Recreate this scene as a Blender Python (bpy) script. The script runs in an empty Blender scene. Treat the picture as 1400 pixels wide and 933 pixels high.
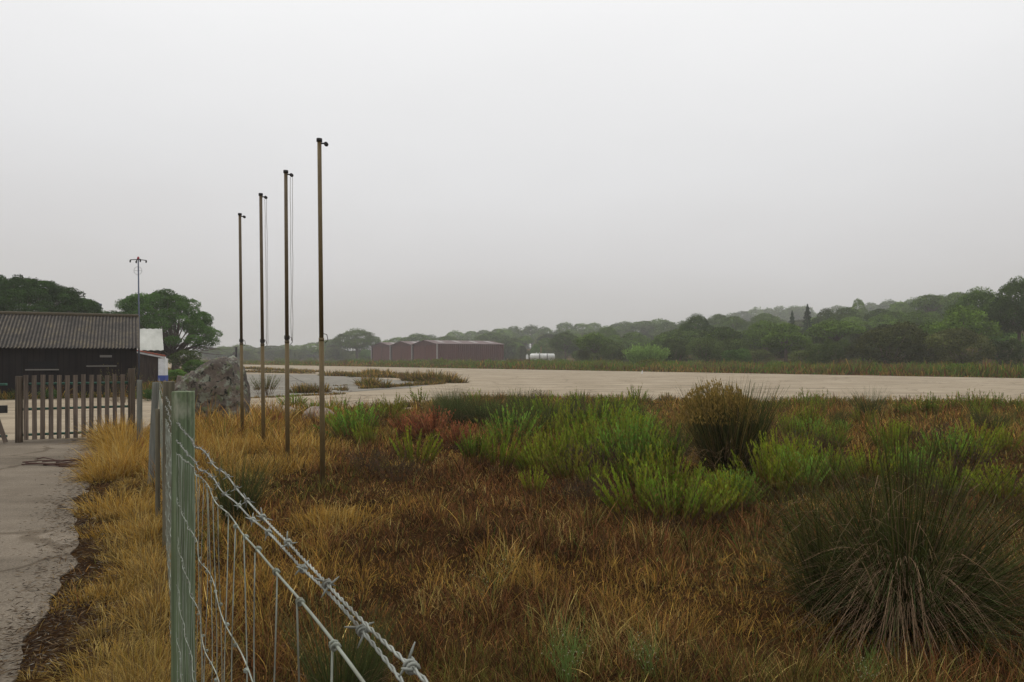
import bpy, math, random
import numpy as np
from mathutils import Vector, Matrix

random.seed(11)
rng = np.random.default_rng(7)
R = math.radians
sc = bpy.context.scene
COL = sc.collection

# ------------------------------------------------------------------ camera
F, EYE, HZ, CX = 1011.0, 1.6, 488.0, 700.0          # focal length / horizon of the photo in its own pixels
cam_d = bpy.data.cameras.new("camera")
cam_d.sensor_width = 36.0
cam_d.lens = 36.0 * F / 1400.0
cam_d.shift_y = (HZ - 466.5) / 1400.0
cam_d.clip_start, cam_d.clip_end = 0.02, 6000
cam = bpy.data.objects.new("camera", cam_d)
cam.location = (0, 0, EYE)
cam.rotation_euler = (R(90), 0, 0)
COL.objects.link(cam)
sc.camera = cam

# ------------------------------------------------------------------ world: overcast sky
SUN_EL, SUN_AZ = R(58), R(-25)
W = bpy.data.worlds.new("World")
sc.world = W
W.use_nodes = True
nt = W.node_tree
nt.nodes.clear()
N, L = nt.nodes.new, nt.links.new
out = N("ShaderNodeOutputWorld")
bg = N("ShaderNodeBackground")
bg.inputs[1].default_value = 0.1
sky = N("ShaderNodeTexSky")
sky.sky_type = 'NISHITA'
sky.sun_disc = False
sky.sun_elevation = SUN_EL
sky.sun_rotation = SUN_AZ
hs = N("ShaderNodeHueSaturation")
hs.inputs['Saturation'].default_value = 0.12
hs.inputs['Value'].default_value = 1.0
tc = N("ShaderNodeTexCoord")
sep = N("ShaderNodeSeparateXYZ")
nz = N("ShaderNodeTexNoise")
nz.inputs['Scale'].default_value = 1.3
nz.inputs['Detail'].default_value = 4
mp = N("ShaderNodeMapping")
mp.inputs['Scale'].default_value = (1, 1, 3.0)
ma = N("ShaderNodeMath"); ma.operation = 'MULTIPLY_ADD'
ma.inputs[1].default_value = 0.17
sb = N("ShaderNodeMath"); sb.operation = 'SUBTRACT'
sb.inputs[1].default_value = 0.085
ramp = N("ShaderNodeValToRGB")
e = ramp.color_ramp.elements
e[0].position, e[0].color = 0.0, (0.45, 0.43, 0.408, 1)
e[1].position, e[1].color = 1.0, (1.0, 1.0, 1.0, 1)
for p_, c_ in ((0.06, (0.49, 0.475, 0.46)), (0.14, (0.60, 0.59, 0.59)), (0.26, (0.72, 0.72, 0.728)), (0.44, (0.87, 0.872, 0.878)), (0.65, (0.95, 0.955, 0.965))):
    q = e.new(p_); q.color = (*c_, 1)
sc10 = N("ShaderNodeVectorMath"); sc10.operation = 'SCALE'
sc10.inputs['Scale'].default_value = 10.0
mix = N("ShaderNodeMix"); mix.data_type = 'RGBA'
mix.inputs['Factor'].default_value = 0.95
L(tc.outputs['Generated'], mp.inputs[0]); L(mp.outputs[0], nz.inputs['Vector'])
L(tc.outputs['Generated'], sep.inputs[0])
L(nz.outputs['Fac'], ma.inputs[0]); L(sep.outputs['Z'], ma.inputs[2])
L(ma.outputs[0], sb.inputs[0]); L(sb.outputs[0], ramp.inputs[0])
L(ramp.outputs[0], sc10.inputs[0])
L(sky.outputs[0], hs.inputs['Color'])
L(hs.outputs[0], mix.inputs[6]); L(sc10.outputs[0], mix.inputs[7])
L(mix.outputs[2], bg.inputs[0]); L(bg.outputs[0], out.inputs[0])

sd = bpy.data.lights.new("sun", 'SUN')
sd.energy = 0.7
sd.angle = R(22)
sd.color = (1.0, 0.97, 0.92)
sun = bpy.data.objects.new("sun", sd)
sdir = Vector((math.sin(SUN_AZ) * math.cos(SUN_EL), math.cos(SUN_AZ) * math.cos(SUN_EL), math.sin(SUN_EL)))
sun.rotation_euler = (-sdir).to_track_quat('-Z', 'Y').to_euler()
COL.objects.link(sun)

vs = sc.view_settings
vs.view_transform = 'Standard'
vs.look = 'None'
vs.exposure = 0.14
vs.gamma = 1.0
vs.use_curve_mapping = False
sc.render.engine = 'CYCLES'
sc.cycles.use_denoising = True
sc.cycles.max_bounces = 6
sc.cycles.diffuse_bounces = 3
sc.cycles.transparent_max_bounces = 8
sc.cycles.volume_bounces = 1
HAZE_DENSITY = 0.0007

# ------------------------------------------------------------------ helpers
def lat(ix, iy, seed):
    h = (ix.astype(np.int64) * 374761393 + iy.astype(np.int64) * 668265263 + seed * 974634777) & 0xffffffff
    h = ((h ^ (h >> 13)) * 1274126177) & 0xffffffff
    return ((h ^ (h >> 16)) & 0xffff) / 65535.0

def vnoise(x, y, scale, seed=0):
    x = np.asarray(x, float) / scale; y = np.asarray(y, float) / scale
    ix, iy = np.floor(x), np.floor(y)
    fx, fy = x - ix, y - iy
    fx = fx * fx * (3 - 2 * fx); fy = fy * fy * (3 - 2 * fy)
    a = lat(ix, iy, seed) * (1 - fx) + lat(ix + 1, iy, seed) * fx
    b = lat(ix, iy + 1, seed) * (1 - fx) + lat(ix + 1, iy + 1, seed) * fx
    return a * (1 - fy) + b * fy

def fbm(x, y, scale, seed=0, octv=3):
    s, a, t = 0, 1, 0
    for k in range(octv):
        s = s + a * vnoise(x, y, scale / 2 ** k, seed + k * 17); t += a; a *= .5
    return s / t

def smooth(a, b, x):
    t = np.clip((x - a) / (b - a), 0, 1)
    return t * t * (3 - 2 * t)

def gp(px, py):
    """ground point (flat ground) seen at a pixel of the photograph"""
    Y = EYE * F / (py - HZ)
    return ((px - CX) / F * Y, Y)

def xat(px, d): return (px - CX) / F * d
def zat(py, d): return EYE + (HZ - py) / F * d

ND, TD = (0.722, 0.692), (-0.692, 0.722)             # across and along the runway
def rp(s, t): return (ND[0] * s + TD[0] * t, ND[1] * s + TD[1] * t)

def terrain(x, y):
    x = np.asarray(x, float); y = np.asarray(y, float)
    s = ND[0] * x + ND[1] * y - 65
    t = TD[0] * x + TD[1] * y
    s0 = 24 + 72 * smooth(30, 190, t)
    u = np.maximum(s - s0, 0)
    h = 0.078 * (u - 12 * (1 - np.exp(-u / 12)))
    h = 26 * np.tanh(h / 26) * (1 - .85 * smooth(215, 330, t))
    return h + smooth(5, 60, u) * (fbm(x, y, 60, 5) - .5) * 3.0

# the pavements, as polygons on the ground
road_edge = [gp(*p) for p in ((10, 933), (42, 880), (66, 842), (92, 790), (104, 742), (100, 704), (108, 680), (118, 645), (130, 625), (138, 602))]
near_edge = [gp(*p) for p in ((188, 599), (238, 577), (290, 566), (335, 563), (480, 563), (570, 560), (650, 549), (760, 546.5), (900, 548), (1050, 550), (1200, 551.5), (1400, 554), (1700, 560))]
DRIVE = [(-14, -8), (-2.2, -8), (-2.3, 1.5)] + road_edge + [(-7.6, 14.55), (-22, 12.0)]
BARN = (-15.22, 30.0); BU = (-.889, -.457); BV = (-.457, .889)
barn_left = (BARN[0] + BU[0] * 24 - BV[0] * .4, BARN[1] + BU[1] * 24 - BV[1] * .4)
barn_right = (BARN[0] - BU[0] * .3 - BV[0] * .4, BARN[1] - BU[1] * .3 - BV[1] * .4)
RUN = [(-22, 12.0), (-7.6, 14.55)] + near_edge + [rp(50, -90), rp(65, -90), rp(65.4, 0), rp(65.1, 60), rp(65.5, 120), rp(65, 520), rp(38, 520), rp(38.5, 120), rp(38, 92)] + \
      [gp(298, 514), gp(262, 527), gp(246, 540), barn_right, barn_left]

def pip(poly, x, y):
    x = np.asarray(x, float); y = np.asarray(y, float)
    ins = np.zeros(x.shape, bool); dmin = np.full(x.shape, 1e9)
    n = len(poly)
    for i in range(n):
        x0, y0 = poly[i]; x1, y1 = poly[(i + 1) % n]
        c = (y0 > y) != (y1 > y)
        if y1 != y0:
            ins ^= c & (x < (x1 - x0) * (y - y0) / (y1 - y0) + x0)
        dx, dy = x1 - x0, y1 - y0
        t = np.clip(((x - x0) * dx + (y - y0) * dy) / (dx * dx + dy * dy + 1e-12), 0, 1)
        dmin = np.minimum(dmin, np.hypot(x - x0 - t * dx, y - y0 - t * dy))
    return np.where(ins, -dmin, dmin)

def pave_dist(x, y):
    """metres to the nearest pavement, negative on it"""
    return np.minimum(pip(DRIVE, x, y), pip(RUN, x, y))

def ground_z(x, y, dist=None):
    if dist is None: dist = pave_dist(x, y)
    bump = (fbm(x, y, 1.6, 3) - .42) * .16 + (fbm(x, y, .5, 9) - .5) * .05
    return terrain(x, y) + np.where(dist > 0, smooth(0, .7, dist) * bump, -0.03 * smooth(0, .25, -dist) - 0.004)

def tag(o, label=None, cat=None, group=None, kind=None):
    if label: o['label'] = label
    if cat: o['category'] = cat
    if group: o['group'] = group
    if kind: o['kind'] = kind
    return o

def empty(name, loc=(0, 0, 0), rz=0):
    o = bpy.data.objects.new(name, None)
    o.location = loc; o.rotation_euler = (0, 0, rz)
    o.empty_display_size = .2
    COL.objects.link(o)
    return o

def link(name, me, mat=None, parent=None, loc=None):
    o = bpy.data.objects.new(name, me)
    if mat is not None and not me.materials: me.materials.append(mat)
    COL.objects.link(o)
    if parent: o.parent = parent
    if loc is not None: o.location = loc
    return o

def np_mesh(name, co, quads, col=None, smooth_=False):
    me = bpy.data.meshes.new(name)
    nv, nf, k = len(co), len(quads), quads.shape[1]
    me.vertices.add(nv); me.vertices.foreach_set("co", np.ascontiguousarray(co, np.float32).ravel())
    me.loops.add(nf * k); me.loops.foreach_set("vertex_index", np.ascontiguousarray(quads, np.int32).ravel())
    me.polygons.add(nf)
    me.polygons.foreach_set("loop_start", np.arange(0, nf * k, k, dtype=np.int32))
    if smooth_: me.polygons.foreach_set("use_smooth", np.ones(nf, bool))
    if col is not None:
        a = me.color_attributes.new("Col", 'FLOAT_COLOR', 'POINT')
        c4 = np.ones((nv, 4), np.float32); c4[:, :3] = col
        a.data.foreach_set("color", c4.ravel())
    me.update(calc_edges=True)
    return me

class MB:
    """collects boxes, tubes and prisms and links them as one mesh"""
    def __init__(s): s.v, s.f, s.sm = [], [], []
    def add(s, vs, fs, sm=False):
        b = len(s.v); s.v += [tuple(v) for v in vs]
        s.f += [tuple(i + b for i in f) for f in fs]; s.sm += [sm] * len(fs)
    def box(s, c, size, M=None, taper=1.0):
        x, y, z = [k / 2 for k in size]
        vs_ = [(-x, -y, -z), (x, -y, -z), (x, y, -z), (-x, y, -z), (-x * taper, -y * taper, z), (x * taper, -y * taper, z), (x * taper, y * taper, z), (-x * taper, y * taper, z)]
        vs_ = [Vector(v) for v in vs_]
        if M is not None: vs_ = [M @ v for v in vs_]
        c = Vector(c)
        s.add([v + c for v in vs_], [(0, 3, 2, 1), (4, 5, 6, 7), (0, 1, 5, 4), (1, 2, 6, 5), (2, 3, 7, 6), (3, 0, 4, 7)])
    def tube(s, pts, r, n=6, cap=True, sm=True):
        pts = [Vector(p) for p in pts]
        rs = r if isinstance(r, (list, tuple)) else [r] * len(pts)
        vs_, fs = [], []
        ref = None
        for i, p in enumerate(pts):
            t = (pts[min(i + 1, len(pts) - 1)] - pts[max(i - 1, 0)]).normalized()
            if ref is None: ref = t.orthogonal().normalized()
            ref = (ref - t * ref.dot(t)).normalized()
            b = t.cross(ref)
            for k in range(n):
                a = 2 * math.pi * k / n
                vs_.append(p + (ref * math.cos(a) + b * math.sin(a)) * rs[i])
        for i in range(len(pts) - 1):
            for k in range(n):
                k2 = (k + 1) % n
                fs.append((i * n + k, i * n + k2, (i + 1) * n + k2, (i + 1) * n + k))
        s.add(vs_, fs, sm)
        if cap:
            b = len(s.v) - len(vs_)
            s.f.append(tuple(b + k for k in range(n))[::-1]); s.sm.append(False)
            s.f.append(tuple(b + (len(pts) - 1) * n + k for k in range(n))); s.sm.append(False)
    def quad(s, a, b, c, d): s.add([a, b, c, d], [(0, 1, 2, 3)])
    def prism(s, poly, ext):
        """poly: list of points, ext: extrusion vector"""
        n = len(poly); ext = Vector(ext)
        vs_ = [Vector(p) for p in poly] + [Vector(p) + ext for p in poly]
        s.add(vs_, [tuple(range(n))[::-1], tuple(range(n, 2 * n))] + [(i, (i + 1) % n, (i + 1) % n + n, i + n) for i in range(n)])
    def build(s, name, mat, parent=None, loc=None):
        me = bpy.data.meshes.new(name)
        me.from_pydata(s.v, [], s.f)
        me.polygons.foreach_set("use_smooth", s.sm)
        import bmesh
        bm = bmesh.new(); bm.from_mesh(me); bmesh.ops.recalc_face_normals(bm, faces=bm.faces); bm.to_mesh(me); bm.free()
        me.update()
        return link(name, me, mat, parent, loc)

# ------------------------------------------------------------------ materials
def mat(name, base=(.5, .5, .5), rough=.8, metal=0.0, spec=.3):
    m = bpy.data.materials.new(name); m.use_nodes = True
    b = m.node_tree.nodes['Principled BSDF']
    b.inputs['Base Color'].default_value = (*base, 1)
    b.inputs['Roughness'].default_value = rough
    b.inputs['Metallic'].default_value = metal
    b.inputs['Specular IOR Level'].default_value = spec
    return m

class NT:
    def __init__(s, m): s.t = m.node_tree; s.b = s.t.nodes['Principled BSDF']
    def n(s, typ, **kw):
        o = s.t.nodes.new(typ)
        for k, v in kw.items(): setattr(o, k, v)
        return o
    def l(s, a, b): s.t.links.new(a, b)
    def noise(s, scale, detail=4, rough=.6, vec=None, dist=0):
        o = s.n("ShaderNodeTexNoise")
        o.inputs['Scale'].default_value = scale; o.inputs['Detail'].default_value = detail; o.inputs['Roughness'].default_value = rough
        o.inputs['Distortion'].default_value = dist
        if vec is not None: s.l(vec, o.inputs['Vector'])
        return o.outputs['Fac']
    def obj(s, scale=(1, 1, 1), rot=(0, 0, 0)):
        t = s.n("ShaderNodeTexCoord"); m = s.n("ShaderNodeMapping")
        m.inputs['Scale'].default_value = scale; m.inputs['Rotation'].default_value = rot
        s.l(t.outputs['Object'], m.inputs[0]); return m.outputs[0]
    def ramp(s, fac, stops):
        o = s.n("ShaderNodeValToRGB"); els = o.color_ramp.elements
        els[0].position, els[0].color = stops[0][0], (*stops[0][1], 1)
        els[1].position, els[1].color = stops[-1][0], (*stops[-1][1], 1)
        for p_, c_ in stops[1:-1]:
            q = els.new(p_); q.color = (*c_, 1)
        s.l(fac, o.inputs[0]); return o.outputs[0]
    def mix(s, fac, a, b, mode='MIX'):
        o = s.n("ShaderNodeMix"); o.data_type = 'RGBA'; o.blend_type = mode
        for v, i in ((fac, 0), (a, 6), (b, 7)):
            if isinstance(v, (int, float)): o.inputs[i].default_value = v
            elif isinstance(v, tuple): o.inputs[i].default_value = (*v, 1)
            else: s.l(v, o.inputs[i])
        return o.outputs[2]
    def bump(s, h, strength=.4, dist=.02):
        o = s.n("ShaderNodeBump"); o.inputs['Strength'].default_value = strength; o.inputs['Distance'].default_value = dist
        s.l(h, o.inputs['Height']); s.l(o.outputs[0], s.b.inputs['Normal'])
    def base(s, c): s.l(c, s.b.inputs['Base Color'])

def foliage_mat(name, transl=.25, rough=.75, vary=.25, spec=.15):
    m = mat(name, rough=rough, spec=spec); t = NT(m)
    at = t.n("ShaderNodeAttribute"); at.attribute_name = "Col"
    oi = t.n("ShaderNodeObjectInfo")
    mr = t.n("ShaderNodeMapRange"); mr.inputs[3].default_value = 1 - vary; mr.inputs[4].default_value = 1 + vary
    t.l(oi.outputs['Random'], mr.inputs[0])
    sc_ = t.n("ShaderNodeVectorMath", operation='SCALE')
    t.l(at.outputs['Color'], sc_.inputs[0]); t.l(mr.outputs[0], sc_.inputs['Scale'])
    t.base(sc_.outputs[0])
    tr = t.n("ShaderNodeBsdfTranslucent"); t.l(sc_.outputs[0], tr.inputs[0])
    mx = t.n("ShaderNodeMixShader"); mx.inputs[0].default_value = transl
    t.l(t.b.outputs[0], mx.inputs[1]); t.l(tr.outputs[0], mx.inputs[2])
    t.l(mx.outputs[0], t.t.nodes['Material Output'].inputs[0])
    return m

M_leaf = foliage_mat("pine foliage", .15, .85, vary=.38, spec=.05)
M_grass = foliage_mat("dry grass blades", .25, .9, vary=0, spec=.04)
M_plant = foliage_mat("field plants", .25, .8, vary=.12, spec=.08)

M_bark = mat("bark"); t = NT(M_bark)
t.base(t.ramp(t.noise(3, 5, vec=t.obj((1, 1, .3))), [(.3, (.06, .042, .03)), (.7, (.16, .12, .09))]))

M_soil = mat("soil with litter", rough=1.0, spec=0.0); t = NT(M_soil)
o_ = t.obj()
c1 = t.ramp(t.noise(.9, 6, .65, o_), [(.3, (.022, .012, .006)), (.5, (.050, .026, .011)), (.68, (.085, .048, .017))])
c2 = t.ramp(t.noise(28, 4, .7, o_), [(.35, (.3, .3, .3)), (.7, (1.3, 1.25, 1.2))])
cc = t.mix(1.0, c1, c2, 'MULTIPLY')
far = t.ramp(t.noise(.05, 5, .6, o_), [(.35, (.05, .045, .015)), (.55, (.10, .07, .03)), (.7, (.15, .075, .045))])
geo = t.n("ShaderNodeNewGeometry"); sp = t.n("ShaderNodeSeparateXYZ"); t.l(geo.outputs['Position'], sp.inputs[0])
mr = t.n("ShaderNodeMapRange"); mr.inputs[1].default_value = 50; mr.inputs[2].default_value = 75
t.l(sp.outputs['Y'], mr.inputs[0])
t.base(t.mix(mr.outputs[0], cc, far))
t.bump(t.noise(30, 5, .7, o_), .6, .03)

def pave_mat(name, c_lo, c_hi, speck, scale_big=.35):
    m = mat(name, rough=.95, spec=.06); t = NT(m); o_ = t.obj()
    big = t.ramp(t.noise(scale_big, 5, .6, o_), [(.3, c_lo), (.65, c_hi)])
    streak = t.ramp(t.noise(1.0, 4, .6, t.obj((.12, 1.2, 1), (0, 0, R(-46)))), [(.32, (.74, .73, .72)), (.6, (1.05, 1.04, 1.03))])
    c = t.mix(1.0, big, streak, 'MULTIPLY')
    ag = t.ramp(t.noise(90, 3, .7, o_), [(.32, (.55, .54, .52)), (.5, (1, 1, 1)), (.72, (1.5, 1.48, 1.45))])
    c = t.mix(speck, c, ag, 'MULTIPLY')
    st = t.ramp(t.noise(.8, 6, .7, o_, .6), [(.55, (1, 1, 1)), (.72, (.62, .58, .54))])
    c = t.mix(.8, c, st, 'MULTIPLY')
    # cracks
    vo = t.n("ShaderNodeTexVoronoi", feature='DISTANCE_TO_EDGE'); vo.inputs['Scale'].default_value = .22
    dn = t.n("ShaderNodeTexNoise"); dn.inputs['Scale'].default_value = 1.1; t.l(o_, dn.inputs['Vector'])
    ad = t.n("ShaderNodeVectorMath", operation='MULTIPLY_ADD'); ad.inputs[1].default_value = (1.3, 1.3, 0)
    t.l(dn.outputs['Color'], ad.inputs[0]); t.l(o_, ad.inputs[2]); t.l(ad.outputs[0], vo.inputs['Vector'])
    ck = t.ramp(vo.outputs['Distance'], [(.0, (.35, .3, .26)), (.006, (.4, .36, .3)), (.012, (1, 1, 1))])
    c = t.mix(.55, c, ck, 'MULTIPLY')
    t.base(c)
    t.bump(t.noise(70, 3, .7, o_), .35, .004)
    return m
M_run = pave_mat("pale tan concrete", (.29, .238, .168), (.385, .322, .235), .35)
M_drive = pave_mat("worn gravelly asphalt", (.135, .112, .085), (.225, .19, .147), .9, .5)
M_apron = pave_mat("grey concrete slabs", (.20, .185, .155), (.28, .262, .222), .4, .5)

M_plank = mat("dark timber planks", rough=.85); t = NT(M_plank)
wv = t.n("ShaderNodeTexWave"); wv.bands_direction = 'X'; wv.inputs['Scale'].default_value = 1.6; wv.inputs['Distortion'].default_value = .2
t.l(t.obj(), wv.inputs['Vector'])
t.base(t.mix(1.0, t.ramp(t.noise(2.5, 5, vec=t.obj((1, 1, .2))), [(.3, (.005, .004, .004)), (.7, (.016, .011, .010))]),
             t.ramp(wv.outputs['Fac'], [(.0, (.3, .3, .3)), (.12, (1, 1, 1))]), 'MULTIPLY'))

def wood_mat(name, lo, hi, extra=None, rough=.8):
    m = mat(name, rough=rough); t = NT(m)
    g = t.noise(14, 6, .65, t.obj((1, 1, .08)), .3)
    c = t.ramp(g, [(.3, lo), (.65, hi)])
    c = t.mix(1.0, c, t.ramp(t.noise(60, 3, .6, t.obj((1, 1, .02))), [(.35, (.6, .6, .6)), (.6, (1.1, 1.1, 1.1))]), 'MULTIPLY')
    if extra: c = t.mix(t.ramp(t.noise(5, 5, .6, t.obj((1, 1, .5))), [(extra[0], (0, 0, 0)), (extra[0] + .12, (1, 1, 1))]), c, extra[1])
    t.base(c); t.bump(g, .4, .004)
    return m
M_picket = wood_mat("weathered brown pickets", (.065, .050, .038), (.185, .145, .112))
M_gpost = wood_mat("dark gate post wood", (.05, .036, .024), (.13, .10, .07))
M_greenpost = wood_mat("faded green post", (.09, .135, .065), (.22, .275, .165), (.56, (.38, .39, .31)))
t = NT(M_greenpost)
bc = [l for l in M_greenpost.node_tree.links if l.to_socket == t.b.inputs['Base Color']][0].from_socket
ck = t.ramp(t.noise(42, 4, .7, t.obj((1, 1, .012)), .4), [(.34, (.30, .27, .22)), (.40, (1, 1, 1))])
dt = t.ramp(t.noise(3, 5, .6, t.obj((1, 1, .4), (1, 0, 0))), [(.40, (.62, .56, .44)), (.6, (1, 1, 1))])
t.base(t.mix(.8, t.mix(1.0, bc, ck, 'MULTIPLY'), dt, 'MULTIPLY'))
M_greypost = wood_mat("weathered grey post", (.10, .105, .085), (.21, .21, .18), (.6, (.10, .14, .10)))
M_mosspost = wood_mat("mossy post", (.075, .065, .04), (.17, .15, .10), (.6, (.12, .13, .07)))
M_brownwood = wood_mat("brown board wall", (.022, .014, .010), (.065, .043, .031))
M_rail = wood_mat("green painted rail", (.03, .085, .06), (.06, .16, .115))

M_roof = mat("old corrugated sheet", rough=.9); t = NT(M_roof)
c = t.ramp(t.noise(1.2, 6, .7, t.obj()), [(.3, (.045, .040, .034)), (.5, (.080, .070, .060)), (.72, (.14, .115, .07))])
c = t.mix(1.0, c, t.ramp(t.noise(12, 3, .6, t.obj((1, .3, 1))), [(.3, (.6, .6, .6)), (.7, (1.3, 1.3, 1.3))]), 'MULTIPLY')
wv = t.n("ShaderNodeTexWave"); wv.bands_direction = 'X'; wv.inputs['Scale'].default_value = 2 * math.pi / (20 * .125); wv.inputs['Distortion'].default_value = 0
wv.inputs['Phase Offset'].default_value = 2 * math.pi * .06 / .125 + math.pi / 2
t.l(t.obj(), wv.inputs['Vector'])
c = t.mix(1.0, c, t.ramp(wv.outputs['Fac'], [(.15, (.25, .24, .23)), (.8, (1.25, 1.2, 1.15))]), 'MULTIPLY')  # valleys painted dark, crests light: corrugation shading put into the colour
t.base(c)
M_moss = mat("ochre lichen trim", (.075, .06, .035)); NT(M_moss)
M_paleroof = mat("pale sheet roof", rough=.7); t = NT(M_paleroof)
t.base(t.ramp(t.noise(.8, 5, .6, t.obj((1, .4, 1))), [(.3, (.30, .30, .26)), (.7, (.52, .52, .47))]))
M_white = mat("white paint", rough=.6); t = NT(M_white)
t.base(t.ramp(t.noise(3, 5, .6, t.obj()), [(.3, (.60, .60, .58)), (.6, (.78, .78, .77))]))
M_blue = mat("blue painted base", (.045, .08, .30), .6)
M_tile = mat("red roof tile", (.30, .085, .05), .8)
M_wire = mat("galvanised wire", (.36, .385, .37), .6, .2); t = NT(M_wire)
t.base(t.ramp(t.noise(25, 4, .6, t.obj()), [(.32, (.15, .135, .10)), (.42, (.20, .205, .175)), (.65, (.37, .385, .34))]))
M_wire2 = mat("rusty mesh wire", (.24, .25, .21), .7, .15); t = NT(M_wire2)
t.base(t.ramp(t.noise(12, 4, .6, t.obj()), [(.35, (.17, .165, .12)), (.6, (.34, .37, .31))]))
M_pole = mat("painted flagpole", rough=.55); t = NT(M_pole)
t.base(t.ramp(t.noise(2.2, 5, .7, t.obj((1, 1, .6))), [(.35, (.085, .058, .024)), (.6, (.15, .105, .042)), (.75, (.20, .145, .06))]))
M_darkpole = mat("sky darkened flagpole", rough=.6); t = NT(M_darkpole)  # upper tubes coloured darker to imitate their contrast against the bright sky
t.base(t.ramp(t.noise(2.2, 5, .7, t.obj((1, 1, .6))), [(.35, (.070, .050, .028)), (.7, (.14, .10, .048))]))
M_dark = mat("dark fitting", (.025, .022, .020), .6)
M_rope = mat("pale rope", (.42, .41, .38), .9)
M_darkrope = mat("dark rope", (.06, .055, .05), .9)
M_mast = mat("steel mast", (.10, .115, .16), .5, .4)
M_red = mat("red lamp lens", (.30, .02, .03), .4)
M_glass = mat("dull window glass", (.012, .012, .013), .6, 0, .1)
M_slat = mat("weathered window board", (.15, .14, .13), .8)

def hangar_mat(name, lo, hi):
    m = mat(name, rough=.7); t = NT(m)
    g = t.ramp(t.noise(.6, 5, .6, t.obj((1, 1, .25))), [(.3, lo), (.7, hi)])
    t.base(g); return m
M_hwall = hangar_mat("red brown sheet wall", (.058, .012, .008), (.085, .019, .013))
M_hdoor = hangar_mat("red brown hangar door", (.088, .022, .015), (.12, .036, .025))
M_hroof = hangar_mat("faded red roof sheet", (.085, .045, .042), (.135, .085, .078))
M_skyl = mat("pale rooflight sheet", (.30, .275, .26), .6)
M_tank = mat("white tank paint", rough=.5); t = NT(M_tank)
t.base(t.ramp(t.noise(.7, 5, .6, t.obj((1, 1, .5))), [(.3, (.52, .52, .47)), (.6, (.80, .80, .76))]))

M_rock = mat("lichened granite", rough=.95); t = NT(M_rock); o_ = t.obj()
c = t.ramp(t.noise(1.8, 6, .65, o_), [(.3, (.065, .057, .050)), (.5, (.135, .110, .090)), (.72, (.22, .18, .14))])
c = t.mix(t.ramp(t.noise(6, 5, .65, o_, .4), [(.52, (0, 0, 0)), (.58, (1, 1, 1))]), c, (.235, .245, .19))
c = t.mix(t.ramp(t.noise(6, 6, .7, t.obj((1, 1, 1), (1, 2, 3))), [(.56, (0, 0, 0)), (.62, (1, 1, 1))]), c, (.13, .15, .075))
c = t.mix(t.ramp(t.noise(8, 6, .7, t.obj((1, 1, 1), (3, 1, 2)), .6), [(.55, (0, 0, 0)), (.62, (1, 1, 1))]), c, (.025, .024, .02))
t.base(c); t.bump(t.noise(10, 6, .7, o_), 1.0, .05)
M_stone = mat("bare pale stone", rough=.95); t = NT(M_stone)
t.base(t.ramp(t.noise(5, 6, .65, t.obj()), [(.35, (.16, .12, .09)), (.6, (.36, .30, .24))])); t.bump(t.noise(10, 6, .7, t.obj()), .8, .03)
M_twig = mat("dead twig", (.085, .042, .033), .9)
M_straw = mat("straw stem", (.42, .30, .12), .8)

# ------------------------------------------------------------------ ground and pavements
def graded(n, a, mx):
    u = np.linspace(-1, 1, n)
    return np.sinh(u * a) / math.sinh(a) * mx
gx = graded(521, 7.6, 1900)
gy = np.concatenate([np.linspace(-60, -3, 12), -2 + (np.sinh(np.linspace(0, 1, 560) * 6.2) / math.sinh(6.2)) * 1900])
GX, GY = np.meshgrid(gx, gy)
x_, y_ = GX.ravel(), GY.ravel()
dist_ = pave_dist(x_, y_)
z_ = ground_z(x_, y_, dist_)
nx, ny = len(gx), len(gy)
idx = np.arange(nx * ny).reshape(ny, nx)
q = np.stack([idx[:-1, :-1], idx[:-1, 1:], idx[1:, 1:], idx[1:, :-1]], -1).reshape(-1, 4)
o = link("ground", np_mesh("ground", np.stack([x_, y_, z_], -1), q, smooth_=True), M_soil)
tag(o, kind="structure")

def rough_poly(poly, step, amp, seed):
    """resample an outline and roughen it so that no paved edge is a ruled line"""
    pts = []
    n = len(poly)
    for i in range(n):
        a, b = poly[i], poly[(i + 1) % n]
        ln = math.hypot(b[0] - a[0], b[1] - a[1])
        st = step if max(abs(a[0]), abs(a[1])) < 60 else step * 5
        k = max(1, int(ln / st))
        for j in range(k):
            f = j / k
            x, y = a[0] + (b[0] - a[0]) * f, a[1] + (b[1] - a[1]) * f
            w = min(1, math.hypot(x, y) / 12 + .25) * amp
            x += (float(fbm(x, y, .6, seed)) - .5) * 2 * w
            y += (float(fbm(x + 50, y, .6, seed + 3)) - .5) * 2 * w
            pts.append((x, y))
    return pts

def sheet(name, poly, z, m, thick=.10):
    import bmesh
    bm = bmesh.new()
    top = [bm.verts.new((x, y, z)) for x, y in poly]
    bot = [bm.verts.new((x, y, z - thick)) for x, y in poly]
    eds = [bm.edges.new((top[i], top[(i + 1) % len(top)])) for i in range(len(top))]
    bmesh.ops.triangle_fill(bm, edges=eds, use_beauty=True)
    for i in range(len(top)):
        j = (i + 1) % len(top)
        bm.faces.new((top[i], bot[i], bot[j], top[j]))
    bmesh.ops.recalc_face_normals(bm, faces=bm.faces)
    for f in bm.faces:
        if abs(f.normal.z) > .9 and f.normal.z < 0: f.normal_flip()
    me = bpy.data.meshes.new(name); bm.to_mesh(me); bm.free()
    return tag(link(name, me, m), kind="structure")
sheet("runway", rough_poly(RUN, .35, .22, 31), 0.004, M_run)
sheet("driveway", rough_poly(DRIVE, .07, .17, 41), 0.008, M_drive)
APR = [gp(*p) for p in ((300, 546), (335, 545), (470, 537), (560, 531), (604, 524), (560, 522), (500, 515.5), (430, 512.5), (335, 512), (305, 515))]
sheet("apron", rough_poly(APR, .8, .10, 51), 0.012, M_apron)
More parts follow.
